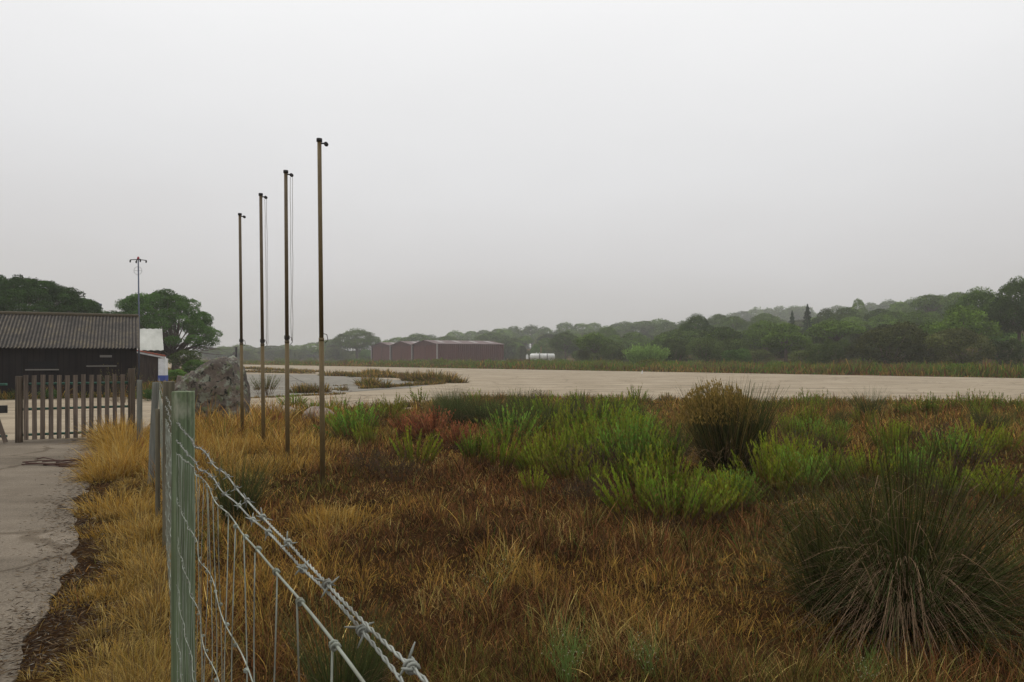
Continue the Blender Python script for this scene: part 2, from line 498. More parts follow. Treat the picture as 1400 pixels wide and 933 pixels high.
# slab joints of the apron, dirt and weeds in thin dark strips
jm = mat("joint dirt", (.055, .042, .025), .95)
J = MB()
def strip(a, b, w, z=.016):
    a, b = Vector((*a, z)), Vector((*b, z)); d = (b - a); n_ = Vector((-d.y, d.x, 0)).normalized()
    k = max(2, int(d.length / .6)); L_, R_ = [], []
    for i in range(k + 1):
        p = a + d * i / k + n_ * random.uniform(-.04, .04); ww = w * random.uniform(.3, 1.2)
        L_.append(p + n_ * ww); R_.append(p - n_ * ww)
    for i in range(k): J.quad(R_[i], R_[i + 1], L_[i + 1], L_[i])
for a, b in (((335, 524), (500, 519.5)), ((345, 533), (530, 525.5)), ((335, 545), (470, 537)), ((470, 537), (600, 525)), ((395, 513.5), (440, 536)), ((470, 515), (540, 527)), ((360, 513), (365, 543)), ((480, 549), (650, 541)), ((340, 556), (480, 550)), ((620, 534), (900, 537)), ((700, 526), (1250, 533))):
    strip(gp(*a), gp(*b), .05)
for s_ in (42.5, 48.5, 54.5, 60.5):
    for k in range(-12, 40): strip(rp(s_ + .03 * math.sin(k), k * 6 + .3), rp(s_ + .03 * math.sin(k + 1), k * 6 + 6.2), .022)
for k in range(-11, 30):
    t_ = k * 7.5 + random.uniform(-.5, .5); a_ = random.uniform(36, 50)
    strip(rp(a_, t_), rp(random.uniform(a_ + 6, 64.5), t_), .03)
tag(J.build("apron_joints", jm), kind="structure")

# ------------------------------------------------------------------ blades, leaves, tubes in numpy
def ribbons(base, ang, length, lean, droop, width, c0, c1, nseg=3, tipw=.15):
    """curved tapering blades. base Nx3, ang = heading, lean = horizontal share, droop = sag at the tip"""
    n = len(base)
    t = np.linspace(0, 1, nseg + 1)
    dx, dy = np.cos(ang), np.sin(ang)
    hz = length[:, None] * (lean[:, None] * (.55 * t + .45 * t ** 2))
    up = np.sqrt(np.maximum(1 - np.clip(lean, 0, .97) ** 2, .03))
    vz = length[:, None] * (up[:, None] * t - droop[:, None] * t ** 2.2)
    P = np.stack([base[:, 0:1] + dx[:, None] * hz, base[:, 1:2] + dy[:, None] * hz, base[:, 2:3] + vz], -1)
    wa = rng.uniform(0, 2 * math.pi, n)
    side = np.stack([np.cos(wa), np.sin(wa), rng.uniform(-.3, .3, n)], -1)
    w = width[:, None] * (1 - (1 - tipw) * t ** 1.5)
    off = side[:, None, :] * w[:, :, None] * .5
    V = np.stack([P - off, P + off], 2).reshape(-1, 3)
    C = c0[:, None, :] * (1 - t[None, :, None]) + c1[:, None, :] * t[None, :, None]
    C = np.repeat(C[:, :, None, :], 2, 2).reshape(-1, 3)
    b = (np.arange(n) * (nseg + 1) * 2)[:, None] + (np.arange(nseg) * 2)[None, :]
    b = b.ravel()
    Q = np.stack([b, b + 1, b + 3, b + 2], -1)
    return V, Q, C

def leaves(cen, nrm, size, aspect, col, jitter=.6):
    n = len(cen)
    nrm = nrm + rng.normal(0, jitter, (n, 3)); nrm /= np.linalg.norm(nrm, axis=1)[:, None] + 1e-9
    r = rng.normal(0, 1, (n, 3)); u = np.cross(nrm, r); u /= np.linalg.norm(u, axis=1)[:, None] + 1e-9
    v = np.cross(nrm, u)
    s = size[:, None] * .5
    a = cen - u * s; b_ = cen + v * s * aspect; c = cen + u * s; d = cen - v * s * aspect
    V = np.stack([a, b_, c, d], 1).reshape(-1, 3)
    Q = np.arange(n * 4).reshape(-1, 4)
    return V, Q, np.repeat(col, 4, 0)

def leaf_dirs(cen, u, size, aspect, col):
    """narrow leaves pointing along u"""
    n = len(cen); r = rng.normal(0, 1, (n, 3)); v = np.cross(u, r); v /= np.linalg.norm(v, axis=1)[:, None] + 1e-9
    s = size[:, None]
    V = np.stack([cen, cen + u * s * .5 + v * s * aspect, cen + u * s, cen + u * s * .5 - v * s * aspect], 1).reshape(-1, 3)
    return V, np.arange(n * 4).reshape(-1, 4), np.repeat(col, 4, 0)

def merge(*parts):
    V, Q, C, o_ = [], [], [], 0
    for v, q_, c in parts:
        V.append(v); Q.append(q_ + o_); C.append(c); o_ += len(v)
    return np.concatenate(V), np.concatenate(Q), np.concatenate(C)

def jcol(c, n, amt=.25, hue=.12):
    c = np.array(c)[None, :] * (1 + rng.uniform(-amt, amt, (n, 1)))
    return np.clip(c * (1 + rng.uniform(-hue, hue, (n, 3))), 0.001, 1)

# ------------------------------------------------------------------ field grass (stuff)
BROWN, RUST, OCHRE, STRAW, OLIVE, DARK, GREEN = (.185, .092, .038), (.26, .112, .042), (.42, .255, .060), (.52, .38, .13), (.14, .13, .03), (.05, .030, .015), (.10, .17, .03)
PAL = np.array([BROWN, RUST, OCHRE, STRAW, OLIVE, DARK, GREEN])

def ppx(x, y):
    """photo column and row of a ground point, used only to read off which patch of the field it lies in"""
    return CX + x / y * F, HZ + EYE * F / y

def patch_colour(x, y):
    n = len(x)
    a = fbm(x, y, 2.2, 61); b = fbm(x, y, 1.1, 71); c = fbm(x, y, .45, 81); g = fbm(x, y, 3.0, 91)
    w = np.zeros((n, 7))
    w[:, 0] = 1.0
    w[:, 1] = .45 + .8 * smooth(.5, .7, a)
    w[:, 2] = .12 + 2.8 * smooth(.56, .68, b)
    w[:, 3] = .10 + .9 * smooth(.56, .7, c)
    w[:, 4] = .22 + .5 * smooth(0, 3, x) + 2.2 * smooth(.54, .7, g)
    w[:, 5] = .5 + 1.6 * smooth(.5, .35, c)
    w[:, 6] = .03 + .12 * smooth(0, 3, x)
    # golden strip along the fence, both sides, and round the boulder and flagpoles
    fx = -(y - .198) * .484
    near = np.exp(-((x - fx) / 1.0) ** 2) * smooth(3.0, 5.5, y)
    verge = (x < fx).astype(float) * (y < 30)
    gold = np.clip(verge * 1.0 + near * .7 * (y > 4) + smooth(7.5, 10.5, y) * smooth(-1.5, -3.4, x + .1 * y) * (y < 24), 0, 1)
    w[:, 2] += 3.2 * gold; w[:, 3] += .8 * gold; w[:, 0] += .6 * gold; w[:, 5] *= (1 - .6 * gold)
    # far part of the field is lighter, tawny
    farf = smooth(11, 16, y) * (y < 40)
    w[:, 2] += .9 * farf; w[:, 4] += .7 * farf; w[:, 1] += .5 * farf; w[:, 5] *= (1 - .5 * farf)
    w /= w.sum(1)[:, None]
    k = (np.cumsum(w, 1) < rng.random(n)[:, None]).sum(1)
    return PAL[np.clip(k, 0, 6)] * np.exp(rng.normal(0, .34, (n, 1))) * (1 + rng.uniform(-.1, .1, (n, 3))), gold, farf

def polar(n, r0, r1, pw, half):
    u = rng.random(n)
    k = 2 - pw
    r = (r0 ** k + u * (r1 ** k - r0 ** k)) ** (1 / k) if abs(k) > 1e-6 else r0 * (r1 / r0) ** u
    a = rng.uniform(-half, half, n)
    return r * np.sin(a), r * np.cos(a)

def field_blades(n, r0, r1, pw, lmin, lmax, seedshift=0, tuft=False):
    x, y = polar(n, r0, r1, pw, R(48))
    if tuft:
        k = n // 34
        cx_, cy_ = x[:k], y[:k]
        i = rng.integers(0, k, n)
        rr = np.abs(rng.normal(0, .055, n)) * (1 + .03 * cy_[i]); aa = rng.uniform(0, 2 * math.pi, n)
        x, y = cx_[i] + rr * np.cos(aa), cy_[i] + rr * np.sin(aa)
    d = pave_dist(x, y)
    keep = d > rng.normal(.02, .05, n)
    # the littered strip along the driveway edge stays nearly bare
    fx = -(y - .198) * .484
    bare = (x < fx) & (d < .50 + .35 * fbm(x, y, .8, 5)) & (y < 13)
    keep &= ~(bare & (rng.random(n) < .93))
    keep &= ~((x < fx) & (y < 11) & (rng.random(n) < 1.25 * smooth(.55, .38, fbm(x, y, .55, 77))))
    keep &= y > .8
    x, y = x[keep], y[keep]
    if tuft: aa = aa[keep]
    dd = np.hypot(x, y); n = len(x)
    col, gold, farf = patch_colour(x, y)
    hmod = .50 + 1.15 * smooth(.3, .75, fbm(x, y, .8, 33))
    ln = rng.uniform(lmin, lmax, n) * hmod * (1 + .75 * gold * smooth(4, 10, y)) * (1 + .5 * farf)
    ang = aa if tuft else rng.uniform(0, 2 * math.pi, n)
    lean = np.clip(rng.beta(2.4, 1.7, n) * (.85 if tuft else 1.0), .03, .96)
    droop = rng.uniform(0, .45, n) * lean
    wd = np.maximum(.0026, dd * .0009) * rng.uniform(.45, 1.5, n)
    z = ground_z(x, y) - .01
    base = np.stack([x, y, z], -1)
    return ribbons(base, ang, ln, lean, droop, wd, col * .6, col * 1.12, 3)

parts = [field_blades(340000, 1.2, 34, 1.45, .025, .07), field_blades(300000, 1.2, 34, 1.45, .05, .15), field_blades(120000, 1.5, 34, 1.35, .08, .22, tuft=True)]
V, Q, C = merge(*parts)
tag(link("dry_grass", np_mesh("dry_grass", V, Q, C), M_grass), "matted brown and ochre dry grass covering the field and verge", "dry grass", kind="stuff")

# tall golden grass beside the gate end of the fence and along the verge
def tufts(spots, name, label, cat, kind="stuff", paved=False, wmin=.0008):
    P = []
    for (cx_, cy_, rad, hgt, n, cols) in spots:
        n = int(n)
        rr = np.sqrt(rng.random(n)) * rad; aa = rng.uniform(0, 2 * math.pi, n)
        x, y = cx_ + rr * np.cos(aa), cy_ + rr * np.sin(aa)
        k = (pave_dist(x, y) > -.04) | paved
        x, y, aa, rr = x[k], y[k], aa[k], rr[k]; n = len(x)
        if n == 0: continue
        ci = rng.integers(0, len(cols), n)
        col = np.array(cols)[ci] * (1 + rng.uniform(-.28, .28, (n, 1)))
        lean = np.clip(rr / rad * .55 + rng.normal(.25, .24, n), .02, .93)
        ln = hgt * rng.uniform(.5, 1.1, n)
        dd = math.hypot(cx_, cy_)
        wd = np.full(n, max(.0024, dd * wmin)) * rng.uniform(.7, 1.4, n)
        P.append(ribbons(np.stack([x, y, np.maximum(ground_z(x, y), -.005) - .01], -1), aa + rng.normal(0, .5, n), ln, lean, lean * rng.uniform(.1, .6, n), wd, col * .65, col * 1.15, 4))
    V, Q, C = merge(*P)
    return tag(link(name, np_mesh(name, V, Q, C), M_grass), label, cat, kind=kind)
G1 = [(.50, .30, .06), (.42, .25, .05), STRAW, (.30, .17, .045)]
sp_ = []
for px, py, h, n, r in ((150, 600, .55, 900, .4), (165, 610, .62, 1100, .4), (178, 625, .6, 900, .35), (160, 640, .5, 900, .4), (185, 650, .5, 700, .3), (150, 655, .4, 700, .35),
                        (170, 690, .4, 900, .3), (150, 700, .30, 800, .28), (190, 705, .42, 700, .25), (160, 735, .28, 800, .25), (190, 745, .35, 700, .2), (200, 790, .3, 700, .2),
                        (180, 770, .22, 500, .16), (120, 820, .16, 900, .16), (155, 815, .17, 700, .15), (90, 830, .10, 400, .12), (200, 850, .22, 900, .18), (175, 900, .2, 1200, .2), (210, 920, .25, 900, .16),
                        (130, 930, .13, 600, .14), (230, 960, .25, 1200, .25), (170, 980, .2, 900, .2),
                        (280, 640, .4, 700, .5), (320, 620, .42, 900, .6), (370, 615, .42, 900, .6), (300, 600, .45, 900, .7), (420, 620, .38, 800, .6), (270, 610, .42, 700, .5), (350, 650, .3, 600, .5), (470, 720, .22, 500, .4), (440, 715, .2, 400, .3), (360, 590, .35, 700, .9), (300, 585, .4, 700, .8), (400, 640, .3, 700, .6)):
    x, y = gp(px, py)
    if px < 245 and py > 660: h *= .6; n *= .5; r *= 1.25; x += random.uniform(-.08, .08); y += random.uniform(-.12, .12)
    sp_.append((x, y, r, h, n, G1 if py < 900 else [OCHRE, STRAW, (.33, .24, .05)]))
for i in range(190):
    Y = 3.2 + 8.5 * random.random() ** 1.4
    x0 = float(np.interp(Y, [p[1] for p in road_edge], [p[0] for p in road_edge])); x1 = .096 - .484 * Y
    f = random.random() ** .45
    sp_.append((x0 + (x1 - x0) * f, Y, random.uniform(.04, .16), random.uniform(.05, .17) * (.6 + .8 * f), random.uniform(40, 190), [OCHRE, STRAW, (.27, .19, .06), (.16, .10, .05)]))
tufts(sp_, "golden_grass", "tall golden dry grass along the fence, the verge and the flagpoles", "dry grass")

# weeds growing in the joints and strips of the runway side
sp_ = []
def seg(a, b, n, h, r, cnt, cols, zig=.4):
    (x0, y0), (x1, y1) = gp(*a), gp(*b)
    for i in range(n):
        f = (i + random.random()) / n
        sp_.append((x0 + (x1 - x0) * f + random.uniform(-zig, zig), y0 + (y1 - y0) * f + random.uniform(-zig, zig), r * random.uniform(.6, 1.3), h * random.uniform(.5, 1.3), cnt, cols))
WD = [OLIVE, OCHRE, (.15, .09, .05), (.09, .11, .03), (.18, .12, .06)]
for a, b, n, h, r, c, z in (((335, 504), (430, 509), 60, .35, .7, 70, 1.3), ((335, 509), (425, 511), 40, .35, .6, 70, .7), ((448, 514), (545, 517), 50, .5, .5, 90, .7), ((500, 511), (600, 522), 50, .55, .5, 90, .6),
                      ((560, 521), (625, 524), 30, .75, .45, 120, .4), ((495, 532), (604, 525), 60, .28, .3, 60, .15), ((495, 527), (520, 531), 10, .8, .3, 90, .3), ((405, 538), (440, 537), 8, .45, .3, 120, .3),
                      ((340, 545), (470, 539), 24, .14, .25, 50, .15), ((345, 533), (480, 527), 18, .1, .2, 30, .15), ((462, 535), (464, 533), 3, .35, .2, 60, .2),
                      ((640, 549), (1400, 556), 150, .34, .25, 60, .35), ((480, 562), (650, 550), 34, .3, .3, 70, .4)):
    seg(a, b, n, h, r, c, WD, z)
tufts(sp_, "joint_weeds", "low weeds growing in the joints and strips of the concrete", "weeds", paved=True, wmin=.0011)

# verge and slope beyond the runway
def verge():
    P = []
    n = 90000
    s_ = 65.2 + np.abs(rng.exponential(9, n)); t_ = rng.uniform(-75, 270, n)
    wx = fbm(s_, t_, 9, 21); wy = fbm(s_ * 2, t_, 5, 23)
    x = ND[0] * s_ + TD[0] * t_; y = ND[1] * s_ + TD[1] * t_
    w = np.stack([.35 + 0 * wx, .12 + .8 * smooth(.6, .75, wy), .45 + 1.0 * smooth(.5, .3, wx), .9 + 2.6 * smooth(.45, .65, wx), 1.0 + 1.8 * smooth(.5, .7, wy)], 1)
    w[:, 3:] *= smooth(66, 72, s_)[:, None] * .9 + .25
    w /= w.sum(1)[:, None]
    k = np.clip((np.cumsum(w, 1) < rng.random(n)[:, None]).sum(1), 0, 4)
    pal = np.array([(.13, .07, .03), (.19, .07, .035), (.30, .19, .05), (.14, .16, .025), (.09, .18, .025)])
    col = pal[k] * (1 + rng.uniform(-.3, .3, (n, 1)))
    ln = (.35 + 1.5 * fbm(x, y, 3.5, 29) ** 1.3) * rng.uniform(.5, 1.15, n) * smooth(64, 68.5, s_) * (1 - .45 * smooth(90, 140, t_))
    ln = np.maximum(ln, .15)
    dd = np.hypot(x, y)
    keep = (dd < 300)
    x, y, ln, col, dd = x[keep], y[keep], ln[keep], col[keep], dd[keep]; n = len(x)
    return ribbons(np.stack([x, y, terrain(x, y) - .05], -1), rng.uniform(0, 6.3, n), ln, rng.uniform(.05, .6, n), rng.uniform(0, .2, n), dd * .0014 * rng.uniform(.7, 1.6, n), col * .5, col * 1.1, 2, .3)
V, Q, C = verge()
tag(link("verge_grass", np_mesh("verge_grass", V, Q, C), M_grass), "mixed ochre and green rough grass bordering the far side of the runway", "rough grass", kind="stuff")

# grass about the sheds, left of the boulder
sp_ = []
for px, py, h, n, r in ((205, 536, .5, 260, .5), (222, 538, .5, 260, .5), (240, 531, .35, 200, .8), (265, 526, .35, 260, 1.2), (285, 519, .4, 260, 1.4), (240, 519, .35, 200, 1.2), (225, 531, .3, 160, .6), (255, 511, .5, 260, 2), (285, 509, .5, 260, 2), (230, 512, .4, 200, 2), (300, 505, .5, 200, 3), (200, 545, .4, 200, .4)):
    x, y = gp(px, py)
    for k in range(3): sp_.append((x + random.uniform(-r, r), y + random.uniform(-r, r), r, h, n, [OCHRE, (.2, .12, .06), OLIVE, (.10, .17, .04)]))
for i in range(26):
    f = random.uniform(.02, .95)
    sp_.append((BARN[0] + BU[0] * 22 * f - BV[0] * .35, BARN[1] + BU[1] * 22 * f - BV[1] * .35, .4, random.uniform(.15, .5), 110, [OCHRE, OLIVE, (.08, .12, .035)]))
tufts(sp_, "yard_grass", "patchy grass and weeds at the foot of the dark shed and lean-to", "grass", paved=True, wmin=.001)

# ------------------------------------------------------------------ plants that stand as things
def green_shrub(seed, h=.7, w=.9, stems=70, dead=.2, leafn=34, green=(.135, .185, .024)):
    """upright feathery shrub: many leafy shoots from a woody foot"""
    g = np.random.default_rng(seed); P = []
    ang = g.uniform(0, 2 * math.pi, stems); rr = np.sqrt(g.random(stems))
    ht = h * g.uniform(.62, 1.08, stems) * (1 - .25 * rr)
    bx, by = rr * np.cos(ang) * w * .22, rr * np.sin(ang) * w * .22
    tx, ty = rr * np.cos(ang) * w * .5, rr * np.sin(ang) * w * .5
    tx += g.normal(0, .03, stems); ty += g.normal(0, .03, stems)
    lean = np.hypot(tx - bx, ty - by) / ht
    hd = np.arctan2(ty - by, tx - bx)
    sc_ = np.array((.10, .065, .035))[None, :].repeat(stems, 0)
    n = stems
    P.append(ribbons(np.stack([bx, by, np.full(n, -.03)], -1), hd, ht / np.sqrt(np.maximum(1 - np.clip(lean, 0, .9) ** 2, .1)), np.clip(lean, 0, .9), 0 * lean, np.full(n, .008), sc_, sc_ * 1.1, 3, .3))
    k = leafn; t = g.uniform(.30, 1.0, (n, k))
    px = bx[:, None] + (tx - bx)[:, None] * (.55 * t + .45 * t * t); py = by[:, None] + (ty - by)[:, None] * (.55 * t + .45 * t * t); pz = ht[:, None] * t
    la = g.uniform(0, 2 * math.pi, (n, k)); sp = g.uniform(.10, .50, (n, k))
    U = np.stack([np.cos(la) * sp, np.sin(la) * sp, np.ones((n, k))], -1); U /= np.linalg.norm(U, axis=-1)[..., None]
    cen = np.stack([px, py, pz], -1).reshape(-1, 3); U = U.reshape(-1, 3); T = t.reshape(-1)
    sz = (.070 - .034 * T) * g.uniform(.7, 1.3, len(T))
    base = np.array(green) * (1 + g.uniform(-.42, .38, (n, 1))) * (1 + g.uniform(-.14, .14, (n, 3)))
    base = np.repeat(base, k, 0)
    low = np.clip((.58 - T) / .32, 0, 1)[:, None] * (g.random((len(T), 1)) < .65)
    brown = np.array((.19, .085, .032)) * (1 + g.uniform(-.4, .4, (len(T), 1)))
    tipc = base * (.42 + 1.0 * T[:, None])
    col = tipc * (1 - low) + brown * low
    dd = g.random(len(T)) < dead * .55
    col[dd] = (.26, .19, .05)
    P.append(leaf_dirs(cen, U, sz, .13, col))
    return merge(*P)

def rush(seed, n=900, h=.9, spread=.6, foot=.12, green=(.055, .075, .025), dead=(.21, .14, .075), thatch=.15, width=.0045, droopy=.35, seedhead=0, cv=.35):
    g = np.random.default_rng(seed); P = []
    ang = g.uniform(0, 2 * math.pi, n); rr = np.sqrt(g.random(n))
    K = max(12, n // 28); ka = g.uniform(0, 2 * math.pi, K); kr = np.sqrt(g.random(K)); ki = g.integers(0, K, n)
    loose = g.random(n) < .35
    ang = np.where(loose, ang, ka[ki] + g.normal(0, .16, n)); rr = np.where(loose, rr, np.clip(kr[ki] + g.normal(0, .07, n), .02, 1.1))
    base = np.stack([rr * np.cos(ang) * foot, rr * np.sin(ang) * foot, np.full(n, -.03)], -1)
    lean = np.clip(rr * spread + g.normal(0, .07, n), .02, .93)
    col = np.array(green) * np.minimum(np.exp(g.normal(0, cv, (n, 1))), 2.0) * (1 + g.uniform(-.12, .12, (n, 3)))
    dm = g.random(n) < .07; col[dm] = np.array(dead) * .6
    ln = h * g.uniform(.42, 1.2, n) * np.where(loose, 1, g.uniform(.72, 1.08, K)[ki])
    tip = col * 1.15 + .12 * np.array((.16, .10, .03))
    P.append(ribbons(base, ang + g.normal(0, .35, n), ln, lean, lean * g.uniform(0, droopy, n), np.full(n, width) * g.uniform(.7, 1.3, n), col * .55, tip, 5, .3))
    m = int(n * thatch)
    if m:
        ang = g.uniform(0, 2 * math.pi, m)
        base = np.stack([np.cos(ang) * foot * 1.1, np.sin(ang) * foot * 1.1, g.uniform(.0, .35, m) * h], -1)
        col = np.array(dead) * (1 + g.uniform(-.45, .4, (m, 1)))
        P.append(ribbons(base, ang + g.normal(0, .4, m), h * g.uniform(.35, .8, m), g.uniform(.7, .95, m), g.uniform(.4, .85, m) * (base[:, 2] / h + .35), np.full(m, width * .9), col, col * 1.05, 5, .3))
    if seedhead:
        m = seedhead
        a2 = g.uniform(0, 2 * math.pi, m); r2 = np.sqrt(g.random(m)) * h * .42
        q = g.random(m) ** .8; cen = np.stack([r2 * np.cos(a2) * (1.1 - .3 * q) - h * .14, r2 * np.sin(a2), h * (.55 + .42 * q * (1.05 - .45 * (r2 / (h * .42)) ** 2) * (.8 + .4 * vnoise(a2 * 4, r2 * 9, 1.0, 4)))], -1)
        U = g.normal(0, .35, (m, 3)) + np.array((-.15, 0, 1)); U /= np.linalg.norm(U, axis=1)[:, None]
        P.append(leaf_dirs(cen, U, g.uniform(.02, .07, m), .14, np.array((.24, .165, .045)) * (1 + g.uniform(-.4, .4, (m, 1)))))
    return merge(*P)

def bush_mesh(seed, leaves_n=2600, w=1.0, h=.7, size=.07, green=(.06, .085, .028), aspect=.6):
    """round leafy bush 2w wide: several lobes of small leaves on twigs"""
    g = np.random.default_rng(seed); P = []
    lob = [(g.uniform(-.5, .5) * w, g.uniform(-.5, .5) * w, h * g.uniform(.35, .65), w * g.uniform(.35, .6), h * g.uniform(.35, .5)) for _ in range(9)]
    per = leaves_n // 9
    for (lx, ly, lz, lr, lh) in lob:
        d = g.normal(0, 1, (per, 3)); d /= np.linalg.norm(d, axis=1)[:, None]
        r = g.uniform(.55, 1.08, per)[:, None]
        c = np.array((lx, ly, lz)) + d * r * np.array((lr, lr, lh)); c = c[c[:, 2] > .02]; d2 = d[:len(c)]
        nrm = c - np.array((lx, ly, lz)); nrm /= np.linalg.norm(nrm, axis=1)[:, None]
        col = np.array(green) * (1 + g.uniform(-.35, .45, (len(c), 1))) * g.uniform(.8, 1.2)
        P.append(leaves(c, nrm, np.full(len(c), size) * g.uniform(.6, 1.4, len(c)), aspect, col, .9))
    return merge(*P)

def stem_mesh(seed, w, h):
    g = random.Random(seed); m = MB()
    for i in range(7):
        a = g.uniform(0, 6.28); m.tube([(0, 0, -.05), (math.cos(a) * w * .2, math.sin(a) * w * .2, h * .35), (math.cos(a) * w * .45, math.sin(a) * w * .45, h * .75)], [w * .03, w * .02, w * .008], 5)
    return m

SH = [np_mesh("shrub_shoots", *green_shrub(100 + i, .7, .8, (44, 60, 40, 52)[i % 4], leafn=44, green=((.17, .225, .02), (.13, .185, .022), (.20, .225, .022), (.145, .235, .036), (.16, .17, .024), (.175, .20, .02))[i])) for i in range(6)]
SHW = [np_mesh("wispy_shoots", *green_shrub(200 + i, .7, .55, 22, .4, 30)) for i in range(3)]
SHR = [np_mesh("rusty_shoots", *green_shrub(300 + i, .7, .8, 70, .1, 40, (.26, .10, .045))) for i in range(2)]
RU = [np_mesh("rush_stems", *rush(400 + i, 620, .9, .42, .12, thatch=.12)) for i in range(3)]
SHD = [np_mesh("dark_twigs", *green_shrub(500 + i, .7, .9, 60, .1, 12, (.07, .05, .03))) for i in range(2)]
for lst in (SH, SHW, SHR, RU, SHD):
    for m_ in lst: m_.materials.append(M_plant)
_used = {}
def plant(kind, px, by, ty, name, label, cat, group=None, wscale=1.0):
    x, y = gp(px, by)
    lst = {'g': SH, 'w': SHW, 'r': SHR, 'u': RU, 'd': SHD}[kind]
    k = _used.get(kind, 0); _used[kind] = k + 1
    o = link(name, lst[k % len(lst)])
    z0 = float(ground_z(x, y))
    H = max(.12, EYE - (ty - HZ) / F * y - z0)
    nat = {'g': .73, 'w': .73, 'r': .73, 'u': .92, 'd': .73}[kind]
    s = H / nat
    o.location = (x, y, z0 - .01); o.scale = (s * wscale, s * wscale, s); o.rotation_euler = (random.uniform(-.16, .16), random.uniform(-.16, .16), random.uniform(0, 6.28))
    tag(o, label, cat, group)
    return o
GM = "leafy green shrubs in the middle of the field"
# hand placed, largest first
for kind, px, by, ty, ws, lab in (
    ('g', 872, 712, 622, 1.15, "broad bright green shrub at the near left of the middle clump"),
    ('g', 925, 722, 625, 1.2, "broad green shrub with an orange brown foot at the near edge of the middle clump"),
    ('g', 968, 712, 640, 1.0, "green shrub just in front of the dark rush clump, right of the orange brown foot"),
    ('g', 1012, 700, 632, .9, "narrow green shrub with upright pale shoots below the tall golden rush"),
    ('g', 780, 668, 590, 1.1, "green shrub with dark bare stems left of the big middle clump"),
    ('g', 742, 655, 585, 1.0, "green shrub above the dark hollow in the centre of the field"),
    ('g', 682, 650, 582, 1.0, "green shrub beside the pinkish dead grass, left of the field's centre"),
    ('g', 650, 640, 575, .9, "green shrub standing right below the rusty dead shrubs"),
    ('g', 568, 650, 572, 1.0, "green shrub with dark forked stems left of the pinkish dead grass"),
    ('g', 488, 608, 540, 1.25, "bushy green shrub on woody stems right of the tallest flagpole"),
    ('g', 538, 575, 531, 1.0, "small bright green shrub at the concrete edge left of the rusty shrubs"),
    ('g', 1052, 690, 590, 1.0, "tall green shrub right of the golden dark rush clump"),
    ('g', 1085, 672, 592, 1.0, "green shrub between the golden rush clump and the giant rush"),
    ('g', 1135, 668, 602, 1.1, "green shrub behind the left side of the giant rush clump"),
    ('g', 1190, 662, 598, 1.1, "green shrub directly behind the middle of the giant rush clump"),
    ('g', 1250, 662, 600, 1.1, "green shrub behind the right half of the giant rush clump"),
    ('g', 1305, 672, 612, 1.1, "green shrub behind the far right blades of the giant rush clump"),
    ('g', 1372, 690, 625, 1.2, "green shrub cut by the right edge behind the giant rush clump"),
    ('u', 735, 600, 540, 1.3, "dark rush clump left of the green middle shrubs near the runway edge"),
    ('u', 925, 625, 568, 1.6, "grey green rush clump directly left of the golden rush"),
    ('u', 625, 583, 536, 1.5, "dark rush clump behind the rusty shrubs at the concrete edge"),
    ('u', 655, 586, 540, 1.6, "dark rush clump, second along the concrete edge right of the rusty shrubs"),
    ('u', 690, 590, 542, 1.6, "dark rush clump, third along the concrete edge right of the rusty shrubs"),
    ('u', 1147, 588, 555, 1.3, "brown green rush clump in the tawny field above the green shrubs at right"),
    ('u', 1353, 594, 548, 1.5, "dark rush clump by the runway edge near the right border"),
    ('u', 322, 720, 600, .9, "green rush clump seen behind the wires right of the green post"),
    ('u', 1190, 575, 528, 1.5, "bushy pale tipped clump standing against the runway at right"),
    ('r', 590, 602, 552, 1.5, "rust red dead shrub above the brown field near the concrete edge"),
    ('r', 560, 600, 556, 1.3, "rust red dead shrub behind the green shrub right of the flagpoles"),
    ('r', 625, 612, 570, 1.3, "pinkish brown dead shrub at the right end of the rusty patch"),
    ('r', 378, 585, 560, 1.2, "red brown bramble at the concrete edge between the second and third flagpoles"),
    ('d', 505, 650, 605, 1.6, "dark dead twiggy shrub right of the tallest flagpole's foot"),
    ('d', 540, 660, 612, 1.6, "dark dead twiggy shrub left of the forked green shrub"),
    ('d', 800, 690, 640, 1.5, "dark dead shrub under the left green shrub of the middle clump"),
):
    nm = {'g': ("green_shrub", "shrub"), 'u': ("rush_clump", "rush clump"), 'r': ("dead_shrub", "dead shrub"), 'd': ("dead_shrub", "dead shrub")}[kind]
    plant(kind, px, by, ty, nm[0], lab, nm[1], {'g': "green shrubs of the field", 'u': "rush clumps of the field", 'r': "dead shrubs of the field", 'd': "dead shrubs of the field"}[kind], ws)
# fillers that cannot be told apart
for (x0, x1, y0, y1, cnt, hpx) in ((735, 880, 612, 655, 17, 72), (800, 1010, 650, 712, 20, 82), (1035, 1120, 620, 690, 10, 76), (1060, 1390, 620, 665, 22, 56), (540, 700, 612, 655, 10, 58), (720, 900, 575, 612, 20, 46), (1040, 1130, 590, 615, 7, 40), (455, 600, 572, 600, 9, 42), (620, 760, 568, 600, 10, 34), (1110, 1400, 572, 625, 16, 28), (1270, 1400, 640, 700, 8, 62), (440, 560, 585, 625, 6, 44), (700, 820, 640, 680, 6, 50)):
    for i in range(cnt):
        px, by = random.uniform(x0, x1), random.uniform(y0, y1)
        ty_ = by - hpx * random.uniform(.75, 1.25)
        if 535 < px < 665 and (by < 616 or ty_ < 606): continue
        if 915 < px < 1062: ty_ = max(ty_, 632)
        if random.random() < .2 or ty_ > by - 18: continue
        if random.random() < .16:
            plant('d', px, by, ty_, "dead_shrub", "one of the brown dead shrubs mixed among the green ones in the field", "dead shrub", "dead shrubs among the green ones", 1.1); continue
        plant('g', px, by, ty_, "green_shrub", "one of the crowded leafy green shrubs filling the middle of the field", "shrub", GM, random.uniform(.8, 1.2))
